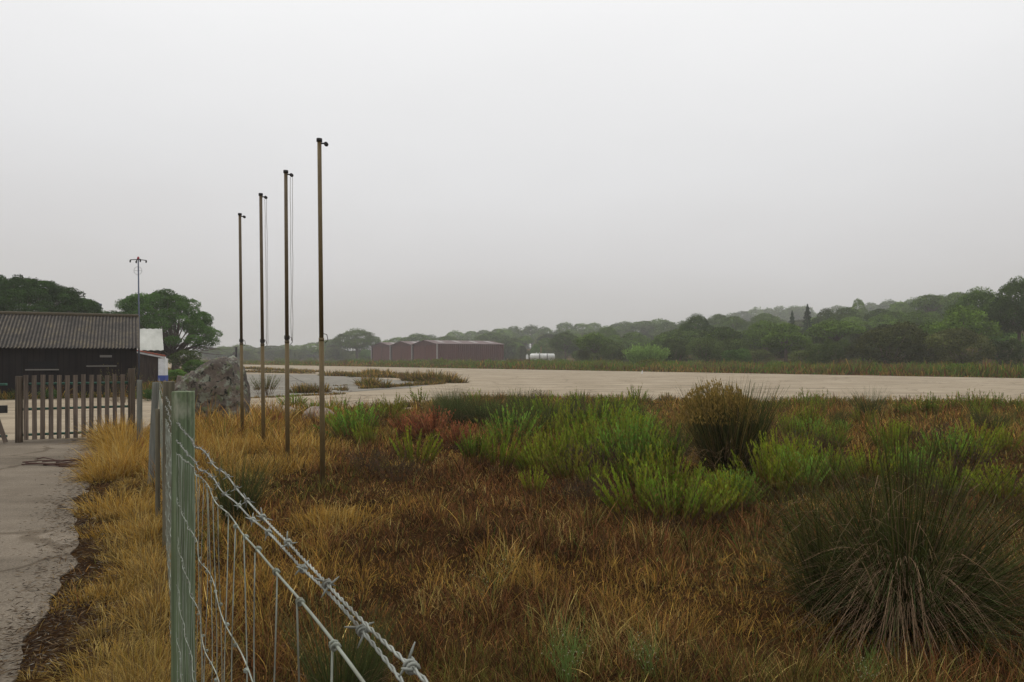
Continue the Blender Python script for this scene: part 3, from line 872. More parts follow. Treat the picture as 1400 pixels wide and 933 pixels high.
for i in range(26):
    px, by = random.uniform(590, 900), random.uniform(572, 596)
    plant('u', px, by, by - random.uniform(36, 52), "rush_clump", "one of the dark rushes crowding the concrete edge in the middle", "rush clump", "dark rushes along the concrete edge", random.uniform(1.0, 1.6))
for i, px in enumerate((650, 700, 790, 832, 850, 870, 1050, 1064, 1090, 1120, 1128, 1240, 1258, 1275, 1300, 1322, 1345, 1362, 1385, 1398, 1270, 1228, 600, 575, 1075, 1105, 1335)):
    by = 556 + (px - 640) * .010 + random.uniform(0, 9)
    plant('w', px, by, by - random.uniform(24, 42), "wispy_weed", "thin green weed standing up against the runway's near edge", "weed", "thin green weeds along the runway's near edge", random.uniform(.9, 1.5))
for i, (px, by) in enumerate(((450, 570), (465, 562), (425, 568), (410, 575), (455, 585), (520, 572), (400, 560))):
    plant('gw'[i % 2], px, by, by - 26, "green_shrub", "low green bush behind the flagpoles at the concrete edge", "shrub", "low green bushes behind the flagpoles", 1.5)

# the giant rush clump at the lower right
x, y = gp(1236, 862)
root = empty("giant_rush_clump", (x, y, float(ground_z(x, y)) - .02))
tag(root, "giant dark green rush clump with drooping straw skirt at lower right", "rush clump")
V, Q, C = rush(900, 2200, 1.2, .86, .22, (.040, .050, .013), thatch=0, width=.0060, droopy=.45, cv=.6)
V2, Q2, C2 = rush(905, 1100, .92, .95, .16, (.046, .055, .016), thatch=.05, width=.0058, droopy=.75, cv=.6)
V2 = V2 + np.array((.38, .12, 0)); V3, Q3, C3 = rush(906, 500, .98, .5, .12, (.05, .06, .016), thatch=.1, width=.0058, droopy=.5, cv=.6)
V3 = V3 + np.array((-.34, .2, 0))
nb = 260; gb = np.random.default_rng(907); ab = gb.uniform(0, 6.28, nb); hb = gb.uniform(.35, .95, nb); lb = gb.uniform(.15, .7, nb)
cb = np.array([(.20, .13, .07), (.06, .065, .02), (.12, .09, .04)])[gb.integers(0, 3, nb)] * (1 + gb.uniform(-.3, .3, (nb, 1)))
B0 = np.stack([gb.normal(0, .14, nb), gb.normal(0, .12, nb), np.zeros(nb)], -1)
vb = ribbons(B0, ab, hb, lb, 0 * lb, np.full(nb, .006), cb * .7, cb, 3, .8)
tipb = vb[0].reshape(nb, 4, 2, 3)[:, 3].mean(1)
kb = ribbons(tipb, ab + gb.normal(0, .9, nb), hb * gb.uniform(.3, .7, nb), np.full(nb, .9), gb.uniform(.2, 1.1, nb), np.full(nb, .0055), cb, cb * 1.1, 3, .3)
V, Q, C = merge((V, Q, C), (V2, Q2, C2), (V3, Q3, C3), vb, kb)
link("stems", np_mesh("giant_stems", V, Q, C), M_plant, root)
g = np.random.default_rng(901); m_ = 800
ang = np.where(g.random(m_) < .75, g.normal(-2.3, .42, m_), g.normal(-1.2, .5, m_))
base = np.stack([np.cos(ang) * .14, np.sin(ang) * .14, g.uniform(.02, .34, m_) ** 1.0], -1)
col = np.where(g.random((m_, 1)) < .25, np.array((.13, .17, .06)), np.array((.34, .225, .135))) * (1 + g.uniform(-.5, .35, (m_, 1)))
V, Q, C = ribbons(base, ang + g.normal(0, .3, m_), g.uniform(.35, .95, m_), g.uniform(.4, .92, m_), .65 + g.uniform(-.3, .3, m_), g.uniform(.003, .0055, m_), col * .6, col, 7, .3)
link("dead_leaves", np_mesh("giant_thatch", V, Q, C), M_plant, root)

# the golden topped rush left of it
x, y = gp(998, 648)
root = empty("golden_rush_clump", (x, y, float(ground_z(x, y)) - .02))
tag(root, "tall dark rush clump with golden brown seed heads in the middle distance", "rush clump")
V, Q, C = rush(910, 2200, 1.14, .34, .32, (.042, .055, .016), thatch=.10, width=.010, droopy=.2, cv=.5)
link("stems", np_mesh("golden_stems", V, Q, C), M_plant, root)
V, Q, C = rush(911, 900, 1.26, .60, .34, (.15, .105, .035), thatch=0, width=.0045, droopy=.3, seedhead=5200)
link("seed_heads", np_mesh("golden_heads", V, Q, C), M_plant, root)

# rush at the fence foot, bottom of the picture
for px, by, ty, ws, lab in ((465, 990, 800, 1.0, "dense green rush clump at the bottom, behind the nearest wires"), (505, 960, 830, .8, "smaller green rush tuft right of the dense rush clump at the bottom")):
    o = plant('u', px, by, ty, "rush_clump", lab, "rush clump", None, ws)

def weed(name, px, by, label, seed, n=34, h=.34, spread=.8, col=(.14, .21, .055)):
    g = np.random.default_rng(seed); P = []
    ang = g.uniform(0, 6.28, n); lean = g.uniform(.05, spread, n)
    base = np.stack([g.normal(0, .02, n), g.normal(0, .02, n), np.zeros(n)], -1)
    ln = h * g.uniform(.5, 1.1, n); c = np.array(col) * (1 + g.uniform(-.2, .2, (n, 1)))
    P.append(ribbons(base, ang, ln, lean, lean * .1, np.full(n, .0028), c, c, 4, .4))
    k = 5; t = g.uniform(.35, .95, (n, k)); up = np.sqrt(1 - lean ** 2)
    hz = (ln * lean)[:, None] * (.55 * t + .45 * t * t)
    b2 = np.stack([base[:, 0:1] + np.cos(ang)[:, None] * hz, base[:, 1:2] + np.sin(ang)[:, None] * hz, (ln * up)[:, None] * t], -1).reshape(-1, 3)
    m = n * k; c2 = np.repeat(c, k, 0)
    P.append(ribbons(b2, g.uniform(0, 6.28, m), g.uniform(.03, .10, m), g.uniform(.3, .8, m), np.zeros(m), np.full(m, .002), c2, c2 * 1.1, 2, .4))
    m = 60; i = g.integers(0, len(b2), m)
    P.append(leaves(b2[i] + g.normal(0, .01, (m, 3)), g.normal(0, 1, (m, 3)), np.full(m, .007), 1.0, np.tile(np.array((.42, .40, .26)), (m, 1))))
    x, y = gp(px, by)
    o = link(name, np_mesh(name, *merge(*P)), M_plant, None, (x, y, float(ground_z(x, y))))
    return tag(o, label, "weed")
weed("branching_weed", 775, 945, "sparse branching light green weed at the bottom centre", 1, 44, .36, .7)
weed("sprawling_weed", 890, 935, "sprawling thin green weed right of the branching one at the bottom", 2, 22, .30, .93)
weed("slanting_weed", 668, 832, "few slanting green stems in the brown grass below centre", 3, 8, .42, .8)
weed("scraggly_weed", 1180, 960, "scraggly green weed at the bottom in front of the giant rush", 5, 20, .25, .9)

# loose straws and long fallen stems
def straw(pxs, label, r=.003, mt=None, name="fallen_stem"):
    m = MB(); pts = []
    for px, py, h in pxs:
        d = EYE - h
        Y = d * F / (py - HZ); pts.append(((px - CX) / F * Y, Y, h))
    sm = []
    for i in range(len(pts) - 1):
        for k in range(4):
            f = k / 4; sm.append(tuple(pts[i][j] * (1 - f) + pts[i + 1][j] * f + (math.sin((i + f) * 2.3) * .006 if j == 0 else 0) for j in range(3)))
    sm.append(pts[-1])
    tag(m.build(name, mt or M_straw), label, "straw")
straw(((443, 735, .12), (478, 744, .2), (512, 754, .1)), "pale straw lying across the brown grass below the tallest flagpole")
straw(((980, 838, .05), (1020, 826, .2), (1042, 812, .25)), "long bent pale straw left of the giant rush skirt")
straw(((895, 700, .2), (925, 738, .1), (942, 762, .05)), "thin pale stem leaning at the foot of the middle green clump")
straw(((120, 838, .02), (138, 800, .22), (145, 792, .28)), "dry reddish stem standing in the verge litter", .0022, M_twig)
straw(((147, 868, .02), (140, 820, .2), (146, 800, .26)), "dry orange stem in the verge left of the green post", .0022)
straw(((205, 890, .03), (175, 832, .16), (120, 795, .03), (88, 767, .04), (25, 760, .03)), "long thin stem with a seed head fallen over the driveway", .0022, M_twig)

# ------------------------------------------------------------------ trees
def crown_points(puffs, n, g, shell=(.72, 1.04), flat=.0):
    cs, rs = np.array([p[0] for p in puffs], float), np.array([p[1] for p in puffs], float)
    area = (rs[:, 0] * rs[:, 2]) ** 1.0; i = g.choice(len(puffs), n, p=area / area.sum())
    d = g.normal(0, 1, (n, 3)); d /= np.linalg.norm(d, axis=1)[:, None]
    d[:, 2] = np.where((d[:, 2] < -.6) & (g.random(n) < .6), -d[:, 2], d[:, 2])
    c = cs[i] + d * rs[i] * g.uniform(*shell, n)[:, None]
    inner = np.zeros(n, bool)
    for k in range(len(puffs)):
        inner |= (((c - cs[k]) / rs[k]) ** 2).sum(1) < .42
    return c[~inner], d[~inner], i[~inner]

def crown(seed, puffs, n, size, green, aspect=.75, topl=.25):
    g = np.random.default_rng(seed)
    c, d, i = crown_points(puffs, n, g)
    pc = g.uniform(.62, 1.35, len(puffs))[i]
    clump = .75 + .5 * vnoise(c[:, 0] + c[:, 2] * .7, c[:, 1] - c[:, 2] * .5, size * 3.5, seed)
    col = np.array(green) * (pc * clump)[:, None] * (1 + g.uniform(-.25, .3, (len(c), 1)))
    c = c + g.normal(0, size * .35, c.shape)
    return leaves(c, d, size * g.uniform(.6, 1.35, len(c)), aspect, col, .75)

def umbrella_puffs(seed, r=4.5, top=8.5, thick=3.4, n=26):
    g = random.Random(seed); P = [((0, 0, top - thick * .55), (r * .62, r * .62, thick * .5))]
    for k in range(n):
        a = g.uniform(0, 6.28); q = math.sqrt(g.random())
        pr = r * g.uniform(.20, .32)
        z = top - thick * (.22 + .48 * q ** 2.4) - pr * .35 + g.uniform(-.08, .08) * thick
        P.append(((q * (r - pr * .9) * math.cos(a), q * (r - pr * .9) * math.sin(a), z), (pr, pr, pr * g.uniform(.55, .8))))
    for k in range(n // 2):                # lower, inner clumps that close the crown from below
        a = g.uniform(0, 6.28); pr = r * g.uniform(.26, .38); q = g.uniform(.1, .62)
        P.append(((q * r * math.cos(a), q * r * math.sin(a), top - thick * g.uniform(.62, .95)), (pr, pr, pr * .75)))
    for k in range(n // 2):
        a = k / (n // 2) * 6.28 + g.uniform(-.2, .2); pr = r * g.uniform(.2, .3)
        P.append((((r - pr) * math.cos(a), (r - pr) * math.sin(a), top - thick * g.uniform(.55, .85)), (pr, pr, pr * .8)))
    return P

def trunk_mb(seed, puffs, fork=.45, r0=.28, base_z=-.6):
    g = random.Random(seed); m = MB()
    top = max(p[0][2] for p in puffs); fz = top * fork
    m.tube([(0, 0, base_z), (.05, 0, fz * .5), (g.uniform(-.1, .1), .05, fz)], [r0 * 1.15, r0 * .95, r0 * .8], 8)
    for p in puffs[1::2]:
        c = Vector(p[0]); mid = Vector((c.x * .45, c.y * .45, fz + (c.z - fz) * .62))
        m.tube([(0, 0, fz - .1), mid, c], [r0 * .5, r0 * .26, r0 * .1], 5)
    return m

GR = (.088, .142, .018)
def tree_kind(seed, n, size, top=8.5, r=4.5, thick=3.6, green=GR, np_=22):
    pf = umbrella_puffs(seed, r, top, thick, np_)
    cm = np_mesh("pine_crown", *crown(seed, pf, n, size, green)); cm.materials.append(M_leaf)
    tb = trunk_mb(seed, pf)
    o = tb.build("trunk", M_bark); tm = o.data; bpy.data.objects.remove(o)
    return cm, tm
FAR = [tree_kind(20 + i, 8500, .34, thick=(4.2, 5.4, 3.8, 6.0)[i]) for i in range(4)]
MID = [tree_kind(30 + i, 30000, .21, thick=(5.4, 6.2)[i], np_=38) for i in range(2)]
MIDD = [tree_kind(34 + i, 70000, .18, thick=(5.6, 6.4)[i], np_=44, green=(.060, .100, .016)) for i in range(2)]
def bushy_kind(seed, n, size, green):
    g = random.Random(seed)
    pf = [((g.uniform(-1, 1) * 2.2, g.uniform(-1, 1) * 2.2, g.uniform(1.0, 4.2)), (g.uniform(1.2, 2.2),) * 2 + (g.uniform(1.0, 1.7),)) for _ in range(16)]
    cm = np_mesh("bush_crown", *crown(seed, pf, n, size, green)); cm.materials.append(M_leaf)
    m = MB()
    for p in pf[::2]: m.tube([(0, 0, -.4), (p[0][0] * .5, p[0][1] * .5, p[0][2] * .5), p[0]], [.14, .09, .04], 5)
    o = m.build("trunk", M_bark); tm = o.data; bpy.data.objects.remove(o)
    return cm, tm                       # about 7.4 wide, 5.4 high
BSH = [bushy_kind(50, 14000, .22, (.060, .085, .020)), bushy_kind(51, 14000, .22, (.085, .105, .026)), bushy_kind(52, 14000, .22, (.085, .16, .026))]
BIGB = [bushy_kind(53, 26000, .17, (.080, .088, .024))]
def conifer_kind(seed):
    g = np.random.default_rng(seed); P = []; n = 2600
    t = g.random(n); a = g.uniform(0, 6.28, n); tier = np.abs(np.sin(t * 26)) * .5 + .5
    r = (1 - t) ** .8 * 1.9 * tier * np.sqrt(g.random(n)); z = 1 + t * 7.2 - r * .15
    c = np.stack([r * np.cos(a), r * np.sin(a), z], -1)
    P.append(leaves(c, g.normal(0, 1, (n, 3)), g.uniform(.15, .34, n), .6, np.array((.045, .075, .028)) * (1 + g.uniform(-.3, .3, (n, 1)))))
    cm = np_mesh("conifer_crown", *merge(*P)); cm.materials.append(M_leaf)
    m = MB(); m.tube([(0, 0, -.5), (0, 0, 4), (0, 0, 8.2)], [.16, .1, .03], 6)
    o = m.build("trunk", M_bark); tm = o.data; bpy.data.objects.remove(o)
    return cm, tm
CON = [conifer_kind(60)]

def tree(kinds, px, d, wpx, ty, name, label, cat, group=None, nat=(9.0, 8.6), zoff=0.0, hmin=0):
    x, y = xat(px, d), d
    z0 = float(terrain(x, y)) + zoff
    H = zat(ty, d) - z0
    H = max(H, hmin)
    cm, tm = random.choice(kinds)
    root = empty(name, (x, y, z0), random.uniform(0, 6.28))
    w = wpx / F * d / nat[0]
    root.scale = (w, w, H / nat[1])
    link("crown", cm, None, root); link("trunk", tm, None, root)
    return tag(root, label, cat, group)

T = "stone_pine"
# near, left
def big_pine(px=240, d=70, label='large dark stone pine with open spreading limbs behind the small shed', Rr=5.5, top=7.75, off=-1.35, drop=4.3, seed=5, fine=True):
    puffs = []
    g = random.Random(seed)
    # a broad dome, wider to the right, of many flattened clumps
    x, y = xat(px, d), d
    root = empty("stone_pine", (x, y, 0)); 
    tag(root, label, "tree")
    for k in range(int(120 * (Rr / 5.3) ** 2)):
        a = g.uniform(0, 6.28); q = math.sqrt(g.random())
        pr = g.uniform(.42, 1.15)
        cx_ = off + q * (Rr - pr * .7) * math.cos(a); cy_ = q * (Rr - pr * .7) * math.sin(a)
        z = top - drop * q ** 2.7 * (1.0 if cx_ > 0 else .8) - pr * .62 + g.uniform(-.5, .32)
        puffs.append(((cx_, cy_, z), (pr, pr, pr * g.uniform(.5, .7))))
    for k in range(26):
        a = g.uniform(1.7, 4.6); q = g.uniform(.3, .9)
        puffs.append(((off + q * 4.4 * math.cos(a), q * 4.4 * math.sin(a), g.uniform(2.2, 4.2)), (.95, .95, .6)))
    V, Q, C = crown(seed, puffs, int(110000 * (Rr / 5.3) ** 1.6), .125, (.055, .110, .020), .65)
    link("crown", np_mesh("big_pine_crown", V, Q, C), M_leaf, root)
    m = MB()
    m.tube([(0, 0, -.2), (.02, 0, 1.0), (-.1, 0, 2.0), (-.35, 0, 2.7)], [.42, .34, .32, .26], 9)
    for p in puffs[::2]:
        c = Vector(p[0]); s = g.uniform(1.2, 2.4)
        st = Vector((-.05 - (s - 1) * .12, 0, s))
        mid = st + (c - st) * .5 + Vector((0, 0, -.30 + g.uniform(-.2, .2))); mid2 = st + (c - st) * .8 + Vector((g.uniform(-.2, .2), 0, -.12))
        m.tube([st, mid, mid2, c], [.085, .055, .035, .012], 5)
    for k in range(46 if fine else 0):     # bare dead twigs low on the right
        a = g.uniform(-.9, .9); s = Vector((g.uniform(.8, 2.2), g.uniform(-1, 1), g.uniform(2.0, 2.9)))
        e_ = s + Vector((g.uniform(1.4, 2.9), g.uniform(-1, 1), g.uniform(-.5, .7)))
        m.tube([s, (s + e_) / 2 + Vector((0, 0, g.uniform(-.1, .25))), e_], [.028, .018, .008], 4)
    m.tube([(0, 0, 1.9), (.9, 0, 2.25), (2.2, 0, 2.7), (3.6, .1, 3.2)], [.16, .12, .08, .03], 6)
    m.tube([(0, 0, 1.6), (.7, .3, 2.6), (1.6, .3, 3.6), (2.4, .3, 4.6)], [.18, .14, .09, .03], 6)
    m.build("trunk", M_bark, root)
big_pine()
big_pine(8, 62, 'broad green stone pine rising behind the left end of the dark shed', 7.6, 8.2, .6, 3.6, 6, False)
big_pine(100, 72, "lower green stone pine just above the dark shed's ridge", 4.4, 6.9, 0, 3.0, 8, False)
LFT = [tree_kind(70, 40000, .16, thick=5.2, r=4.5, np_=48, green=(.058, .115, .020))]
tree([LFT[0]], -90, 60, 190, 388, T, "green stone pine mostly beyond the left edge behind the dark shed", "tree")
tree([BSH[0]], 257, 66, 44, 477, "round_bush", "round dark bush right of the big pine's trunk", "bush", None, (7.4, 5.6))
tree([BSH[2]], 272, 58, 40, 492, "low_bush", "low green bush in front of the round dark bush", "bush", None, (7.4, 5.6))
tree([BSH[2]], 240, 50, 26, 505, "low_bush", "small yellow green bush at the big pine's foot", "bush", None, (7.4, 5.6))
x, y = gp(362, 540)
V, Q, C = green_shrub(77, .95, 1.5, 90, .3, 40, (.085, .105, .035))
o = link("broom_shrub", np_mesh("broom", V, Q, C), M_plant, None, (x, y, 0)); o.scale = (1.0, 1.0, 1.05)
tag(o, "olive shrub growing from the concrete between the first and third flagpoles", "shrub")

HG = "hazy stone pines of the far wood"
FARL = "hazy stone pine in the far wood along the horizon behind the flagpoles"
for px, ty, w, d in ((305, 473, 30, 300), (330, 470, 34, 380), (345, 477, 28, 310), (372, 472, 36, 340), (392, 470, 30, 400), (408, 471, 34, 330), (430, 467, 40, 330), (455, 463, 36, 300), (318, 479, 24, 280), (285, 478, 26, 330), (445, 474, 30, 270)):
    tree(FAR, px, d * 1.1, w * 1.3, ty, T, FARL, "tree", "hazy stone pines behind the flagpoles")
tree([MID[0]], 488, 268, 68, 447, T, "large dark round stone pine left of the hangars", "tree")
tree([BSH[2]], 505, 262, 26, 478, "round_bush", "bright green bush under the large pine left of the hangars", "bush", None, (7.4, 5.6))
tree([BSH[1]], 460, 272, 34, 470, "round_bush", "grey green bush at the left foot of the large pine by the hangars", "bush", None, (7.4, 5.6))
BH = "stone pine showing its rounded top behind the hangar roofs"
for px, ty, w, d in ((545, 460, 34, 300), (572, 455, 40, 280), (589, 456, 28, 360), (603, 459, 24, 380), (613, 458, 30, 270), (623, 451, 30, 380), (645, 451.5, 26, 380), (662, 450, 26, 390), (673, 453, 38, 260), (681, 448, 26, 400), (530, 464, 24, 330)):
    tree(FAR, px, d * 1.15, w * 1.3, ty, T, BH, "tree", "stone pines behind the hangars")
# skyline and named trees of the wood on the slope
for px, ty, w, d, K, lab in (
    (773, 450, 42, 200, MID, "green stone pine with a round crown above the white tank's right end"),
    (830, 443, 34, 230, MID, "green stone pine left of the pale cane thicket's top"),
    (952, 426, 52, 150, MIDD, "big dark green round stone pine standing above the middle of the wood"),
    (983, 428, 30, 250, FAR, "paler stone pine directly right of the big round pine"),
    (1003, 431, 34, 220, FAR, "yellowish green stone pine second to the right of the big round pine"),
    (1046, 427, 36, 230, FAR, "green stone pine left of the two spiky conifers"),
    (1130, 419, 36, 190, FAR, "green stone pine right of the tall spiky conifer"),
    (1157, 418, 42, 185, FAR, "broad stone pine left of the ragged tree on the skyline"),
    (1203, 421, 38, 175, FAR, "rounded stone pine above the large dark bush's left half"),
    (1237, 425, 36, 165, FAR, "rounded stone pine above the large dark bush's right half"),
    (1230, 411, 40, 230, FAR, "flat topped stone pine on the skyline above the large dark bush"),
    (1271, 401, 46, 185, FAR, "broad domed stone pine on the skyline left of the big right hand pine"),
    (1310, 398, 44, 190, FAR, "hazy stone pine on the skyline touching the big right hand pine"),
    (1274, 424, 30, 150, MID, "small stone pine on a visible thin trunk left of the big right hand pine"),
    (1340, 389, 80, 104, MIDD, "big dark stone pine with visible trunk near the right edge"),
    (1394, 374, 74, 98, MIDD, "tallest dark stone pine cut by the right edge"),
):
    tree(K, px, d, w * 1.1, ty, T, lab, "tree")
tree(CON, 1104, 160, 26, 415, "conifer", "tall spiky dark conifer rising above the wood", "tree", None, (3.6, 8.4))
tree(CON, 1083, 165, 20, 424, "conifer", "shorter spiky conifer left of the tall one", "tree", None, (3.6, 8.4))
tree(FAR, 1173, 230, 26, 406, "ragged_tree", "ragged irregular tree poking above the skyline", "tree")
for px, ty, w, d in ((703, 444, 36, 360), (727, 443, 30, 370), (744, 445, 28, 350), (773, 439, 36, 390), (795, 441, 34, 340), (812, 440, 30, 350), (855, 438, 32, 310), (881, 438, 36, 300), (901, 435, 34, 330), (913, 438, 40, 270), (935, 437, 30, 280), (845, 441, 26, 320), (690, 448, 30, 330)):
    tree(FAR, px, d * 1.15, w * 1.3, ty, T, "hazy stone pine on the low skyline between the hangars and the big round pine", "tree", "hazy skyline pines right of the hangars")
for px, ty, w, d in ((1015, 424, 36, 420), (1034, 419, 34, 430), (1050, 419, 30, 430), (1066, 416, 34, 430), (1088, 416, 34, 420), (1000, 427, 30, 420), (975, 430, 28, 420), (1084, 418, 30, 400), (1145, 416, 30, 380), (1190, 412, 30, 360), (1215, 409, 30, 350), (1100, 417, 28, 400), (1250, 406, 34, 300), (1290, 402, 34, 280)):
    tree(FAR, px, d * 1.35, w * 1.3, ty, T, "grey hazy pine on the distant ridge", "tree", "grey hazy pines on the distant ridge")
# the wood below the skyline
env = [(690, 455), (760, 449), (850, 446), (930, 442), (1000, 434), (1080, 428), (1180, 424), (1250, 415), (1300, 410), (1400, 405)]
def envy(px): return float(np.interp(px, [p[0] for p in env], [p[1] for p in env]))
FL = "stone pine standing in the dense wood on the slope beyond the runway"
cnt = 0
for k in range(400):
    if cnt >= 85: break
    px = random.uniform(690, 1420); d = random.uniform(125, 300) - (px - 690) * .05
    x, y = xat(px, d), d
    s_ = ND[0] * x + ND[1] * y
    if s_ < 108 or (px < 800 and d < 245): continue
    if px > 1255 and d < 160 and random.random() < .85: continue
    z0 = float(terrain(x, y)); Hn = random.uniform(5.5, 8.5)
    ty = HZ - (z0 + Hn - EYE) / d * F
    if ty < envy(px) + 5:
        ty = envy(px) + random.uniform(5, 22)
        if zat(ty, d) - z0 < 3: continue
    tree(FAR, px, d, random.uniform(6.5, 9.5) / d * F, ty, T, FL, "tree", "stone pines of the dense wood"); cnt += 1
cnt = 0
for k in range(500):                         # understorey
    if cnt >= 110: break
    px = random.uniform(690, 1420); d = random.uniform(88, 200)
    x, y = xat(px, d), d; s_ = ND[0] * x + ND[1] * y
    t_ = TD[0] * x + TD[1] * y
    if s_ < 92 or (px < 800 and d < 235): continue
    if px > 1240 and random.random() < .75: continue
    if 835 < px < 930 and d < 125: continue
    if 1140 < px < 1400 and d < 100: continue
    z0 = float(terrain(x, y)); H = random.uniform(2.2, 4.2)
    tree(BSH[:2] if random.random() < .7 else BSH, px, d, random.uniform(3.5, 7) / d * F, HZ - (z0 + H - EYE) / d * F, "dark_bush", "dark bush in the undergrowth below the pines beyond the runway", "bush", "dark undergrowth bushes below the pines", (7.4, 5.6)); cnt += 1
for k in range(130):                         # far undergrowth closing the wood below the ridge
    px = random.uniform(540, 1400) if k % 3 else random.uniform(640, 1000); d = random.uniform(255, 470)
    x, y = xat(px, d), d
    tree(BSH[:2], px, d, random.uniform(8, 13) / d * F, max(envy(px) + random.uniform(2, 9), HZ - (float(terrain(x, y)) + random.uniform(6, 9) - EYE) / d * F), "dark_bush", "dark bush in the undergrowth below the pines beyond the runway", "bush", "dark undergrowth bushes below the pines", (7.4, 5.6))
for px in range(696, 790, 8):                # undergrowth behind the tank and up to the hangars
    d = random.uniform(232, 262)
    tree(BSH, px, d, 20, random.uniform(470, 480), "dark_bush", "dark bush behind the white tank", "bush", "dark bushes behind the white tank", (7.4, 5.6))
for px, d, w, ty, K, lab in (
    (1213, 86, 100, 433, 1, "very large round olive bush beyond the runway at right"),
    (1318, 84, 82, 440, 1, "large olive bush right of the very large one"),
    (1372, 82, 44, 462, 0, "dark bush at the right of the two large olive bushes"),
    (1143, 92, 34, 462, 0, "small dark bush left of the very large olive bush"),
    (1006, 105, 44, 462, 0, "dark rounded bush right of the pale cane thicket"),
    (965, 110, 44, 460, 0, "dark bush below the big dark green round pine"),
    (925, 118, 36, 462, 0, "dark bush touching the pale cane thicket's right side"),
    (838, 130, 30, 466, 0, "dark bush left of the pale cane thicket"),
):
    tree(BIGB if w > 70 else [BSH[K]], px, d, w * 1.12, ty, "round_bush", lab, "bush", None, (7.4, 5.6))
# pale cane thicket
d = 104; x, y = xat(884, d), d; z0 = float(terrain(x, y))
n = 520; g = np.random.default_rng(88)
ang = g.uniform(0, 6.28, n); rr = np.sqrt(g.random(n)); col = np.array((.17, .26, .06)) * (1 + g.uniform(-.3, .35, (n, 1)))
P = [ribbons(np.stack([rr * np.cos(ang) * 1.5, rr * np.sin(ang) * 1.2, np.full(n, -.1)], -1), ang, g.uniform(1.8, 3.3, n), np.clip(rr * .58, .05, .9), rr * .12, np.full(n, .07), col * .5, col, 4, .3)]
c0 = P[0][0].reshape(n, 5, 2, 3).mean(2)
for lv in (2, 3, 4):
    k = 6; cc_ = np.repeat(c0[:, lv], k, 0) + g.normal(0, .16, (n * k, 3)); U = g.normal(0, .45, (n * k, 3)) + np.array((0, 0, .9)); U /= np.linalg.norm(U, axis=1)[:, None]
    P.append(leaf_dirs(cc_, U, g.uniform(.25, .55, n * k), .12, np.repeat(col, k, 0) * (1 + g.uniform(-.2, .3, (n * k, 1)))))
V, Q, C = merge(*P)
tag(link("cane_thicket", np_mesh("cane_thicket", V, Q, C), M_plant, None, (x, y, z0)), "pale green fan shaped cane thicket in front of the wood", "cane thicket")
# tussocks along the far verge
VG = [np_mesh("tussock", *green_shrub(600 + i, .7, 1.0, 46, .2, 16, ((.12, .19, .04), (.17, .12, .05), (.12, .14, .04))[i])) for i in range(3)]
for v in VG: v.materials.append(M_plant)
for i in range(210):
    t_ = random.uniform(-62, 190); s_ = 67 + random.expovariate(1 / 8)
    x, y = rp(s_, t_)
    o = link("verge_tussock", random.choice(VG)); k = random.uniform(1.4, 2.8)
    o.location = (x, y, float(terrain(x, y)) - .02); o.scale = (k, k, k * random.uniform(.75, 1.0)); o.rotation_euler = (0, 0, random.uniform(0, 6.28))
    tag(o, "tussock of weeds in the rough strip beyond the runway", "weed", "weed tussocks in the rough strip beyond the runway")

LB_ = [np_mesh("low_bush", *bush_mesh(620 + i, 2200, 1.0, .8, .10, ((.095, .15, .02), (.12, .13, .022), (.13, .085, .03))[i])) for i in range(3)]
for v in LB_: v.materials.append(M_plant)
for i in range(110):
    t_ = random.uniform(-62, 130); s_ = random.uniform(70, 94)
    x, y = rp(s_, t_); k = random.uniform(.8, 1.9)
    o = link("low_bush", random.choices(LB_, (5, 3, 2))[0]); o.location = (x, y, float(terrain(x, y)) - .03); o.scale = (k, k, k * random.uniform(.7, 1)); o.rotation_euler = (0, 0, random.uniform(0, 6.28))
    tag(o, "low bush in the rough ground between the runway and the pines", "bush", "low bushes between the runway and the pines")
for i in range(46):
    px = random.uniform(285, 535); d = random.uniform(300, 400)
    tree(BSH[:2], px, d, random.uniform(8, 14) / d * F, random.uniform(474, 484), "dark_bush", "hazy bush under the far pines behind the flagpoles", "bush", "hazy bushes under the far pines behind the flagpoles", (7.4, 5.6))

# ------------------------------------------------------------------ boulder and stones
def rock(name, loc, size, seed, m, label, cat, shape=None, sub=5):
    import bmesh
    bm = bmesh.new(); bmesh.ops.create_icosphere(bm, subdivisions=sub, radius=1)
    co = np.array([v.co[:] for v in bm.verts])
    if shape: co = shape(co)
    d = co / (np.linalg.norm(co, axis=1)[:, None] + 1e-9)
    k = 1 + (.26 if name != 'boulder' else .05) * (fbm(d[:, 0] * 2 + d[:, 2], d[:, 1] * 2 - d[:, 2], .9, seed) - .5) + .10 * (fbm(d[:, 0] * 2 + d[:, 2] * 1.5, d[:, 1] * 2 - d[:, 2], .25, seed + 5) - .5)
    co = co * k[:, None]
    for v, c in zip(bm.verts, co): v.co = Vector(c * np.array(size))
    for f in bm.faces: f.smooth = True
    me = bpy.data.meshes.new(name); bm.to_mesh(me); bm.free()
    return tag(link(name, me, m, None, loc), label, cat)
OUT = [(233.5, 533), (246, 524), (258, 515), (271, 508), (284, 500), (300, 490.5), (313, 488), (325, 495), (330, 507), (334, 520), (337, 540), (336, 560), (334, 575), (328, 592), (300, 600), (262, 600), (236, 596), (228, 570), (229, 548)]
_oa = np.array([(math.atan2(548 - q_[1], q_[0] - 290), math.hypot(548 - q_[1], q_[0] - 290) * 17.3 / F) for q_ in OUT]); _oa = _oa[_oa[:, 0].argsort()]
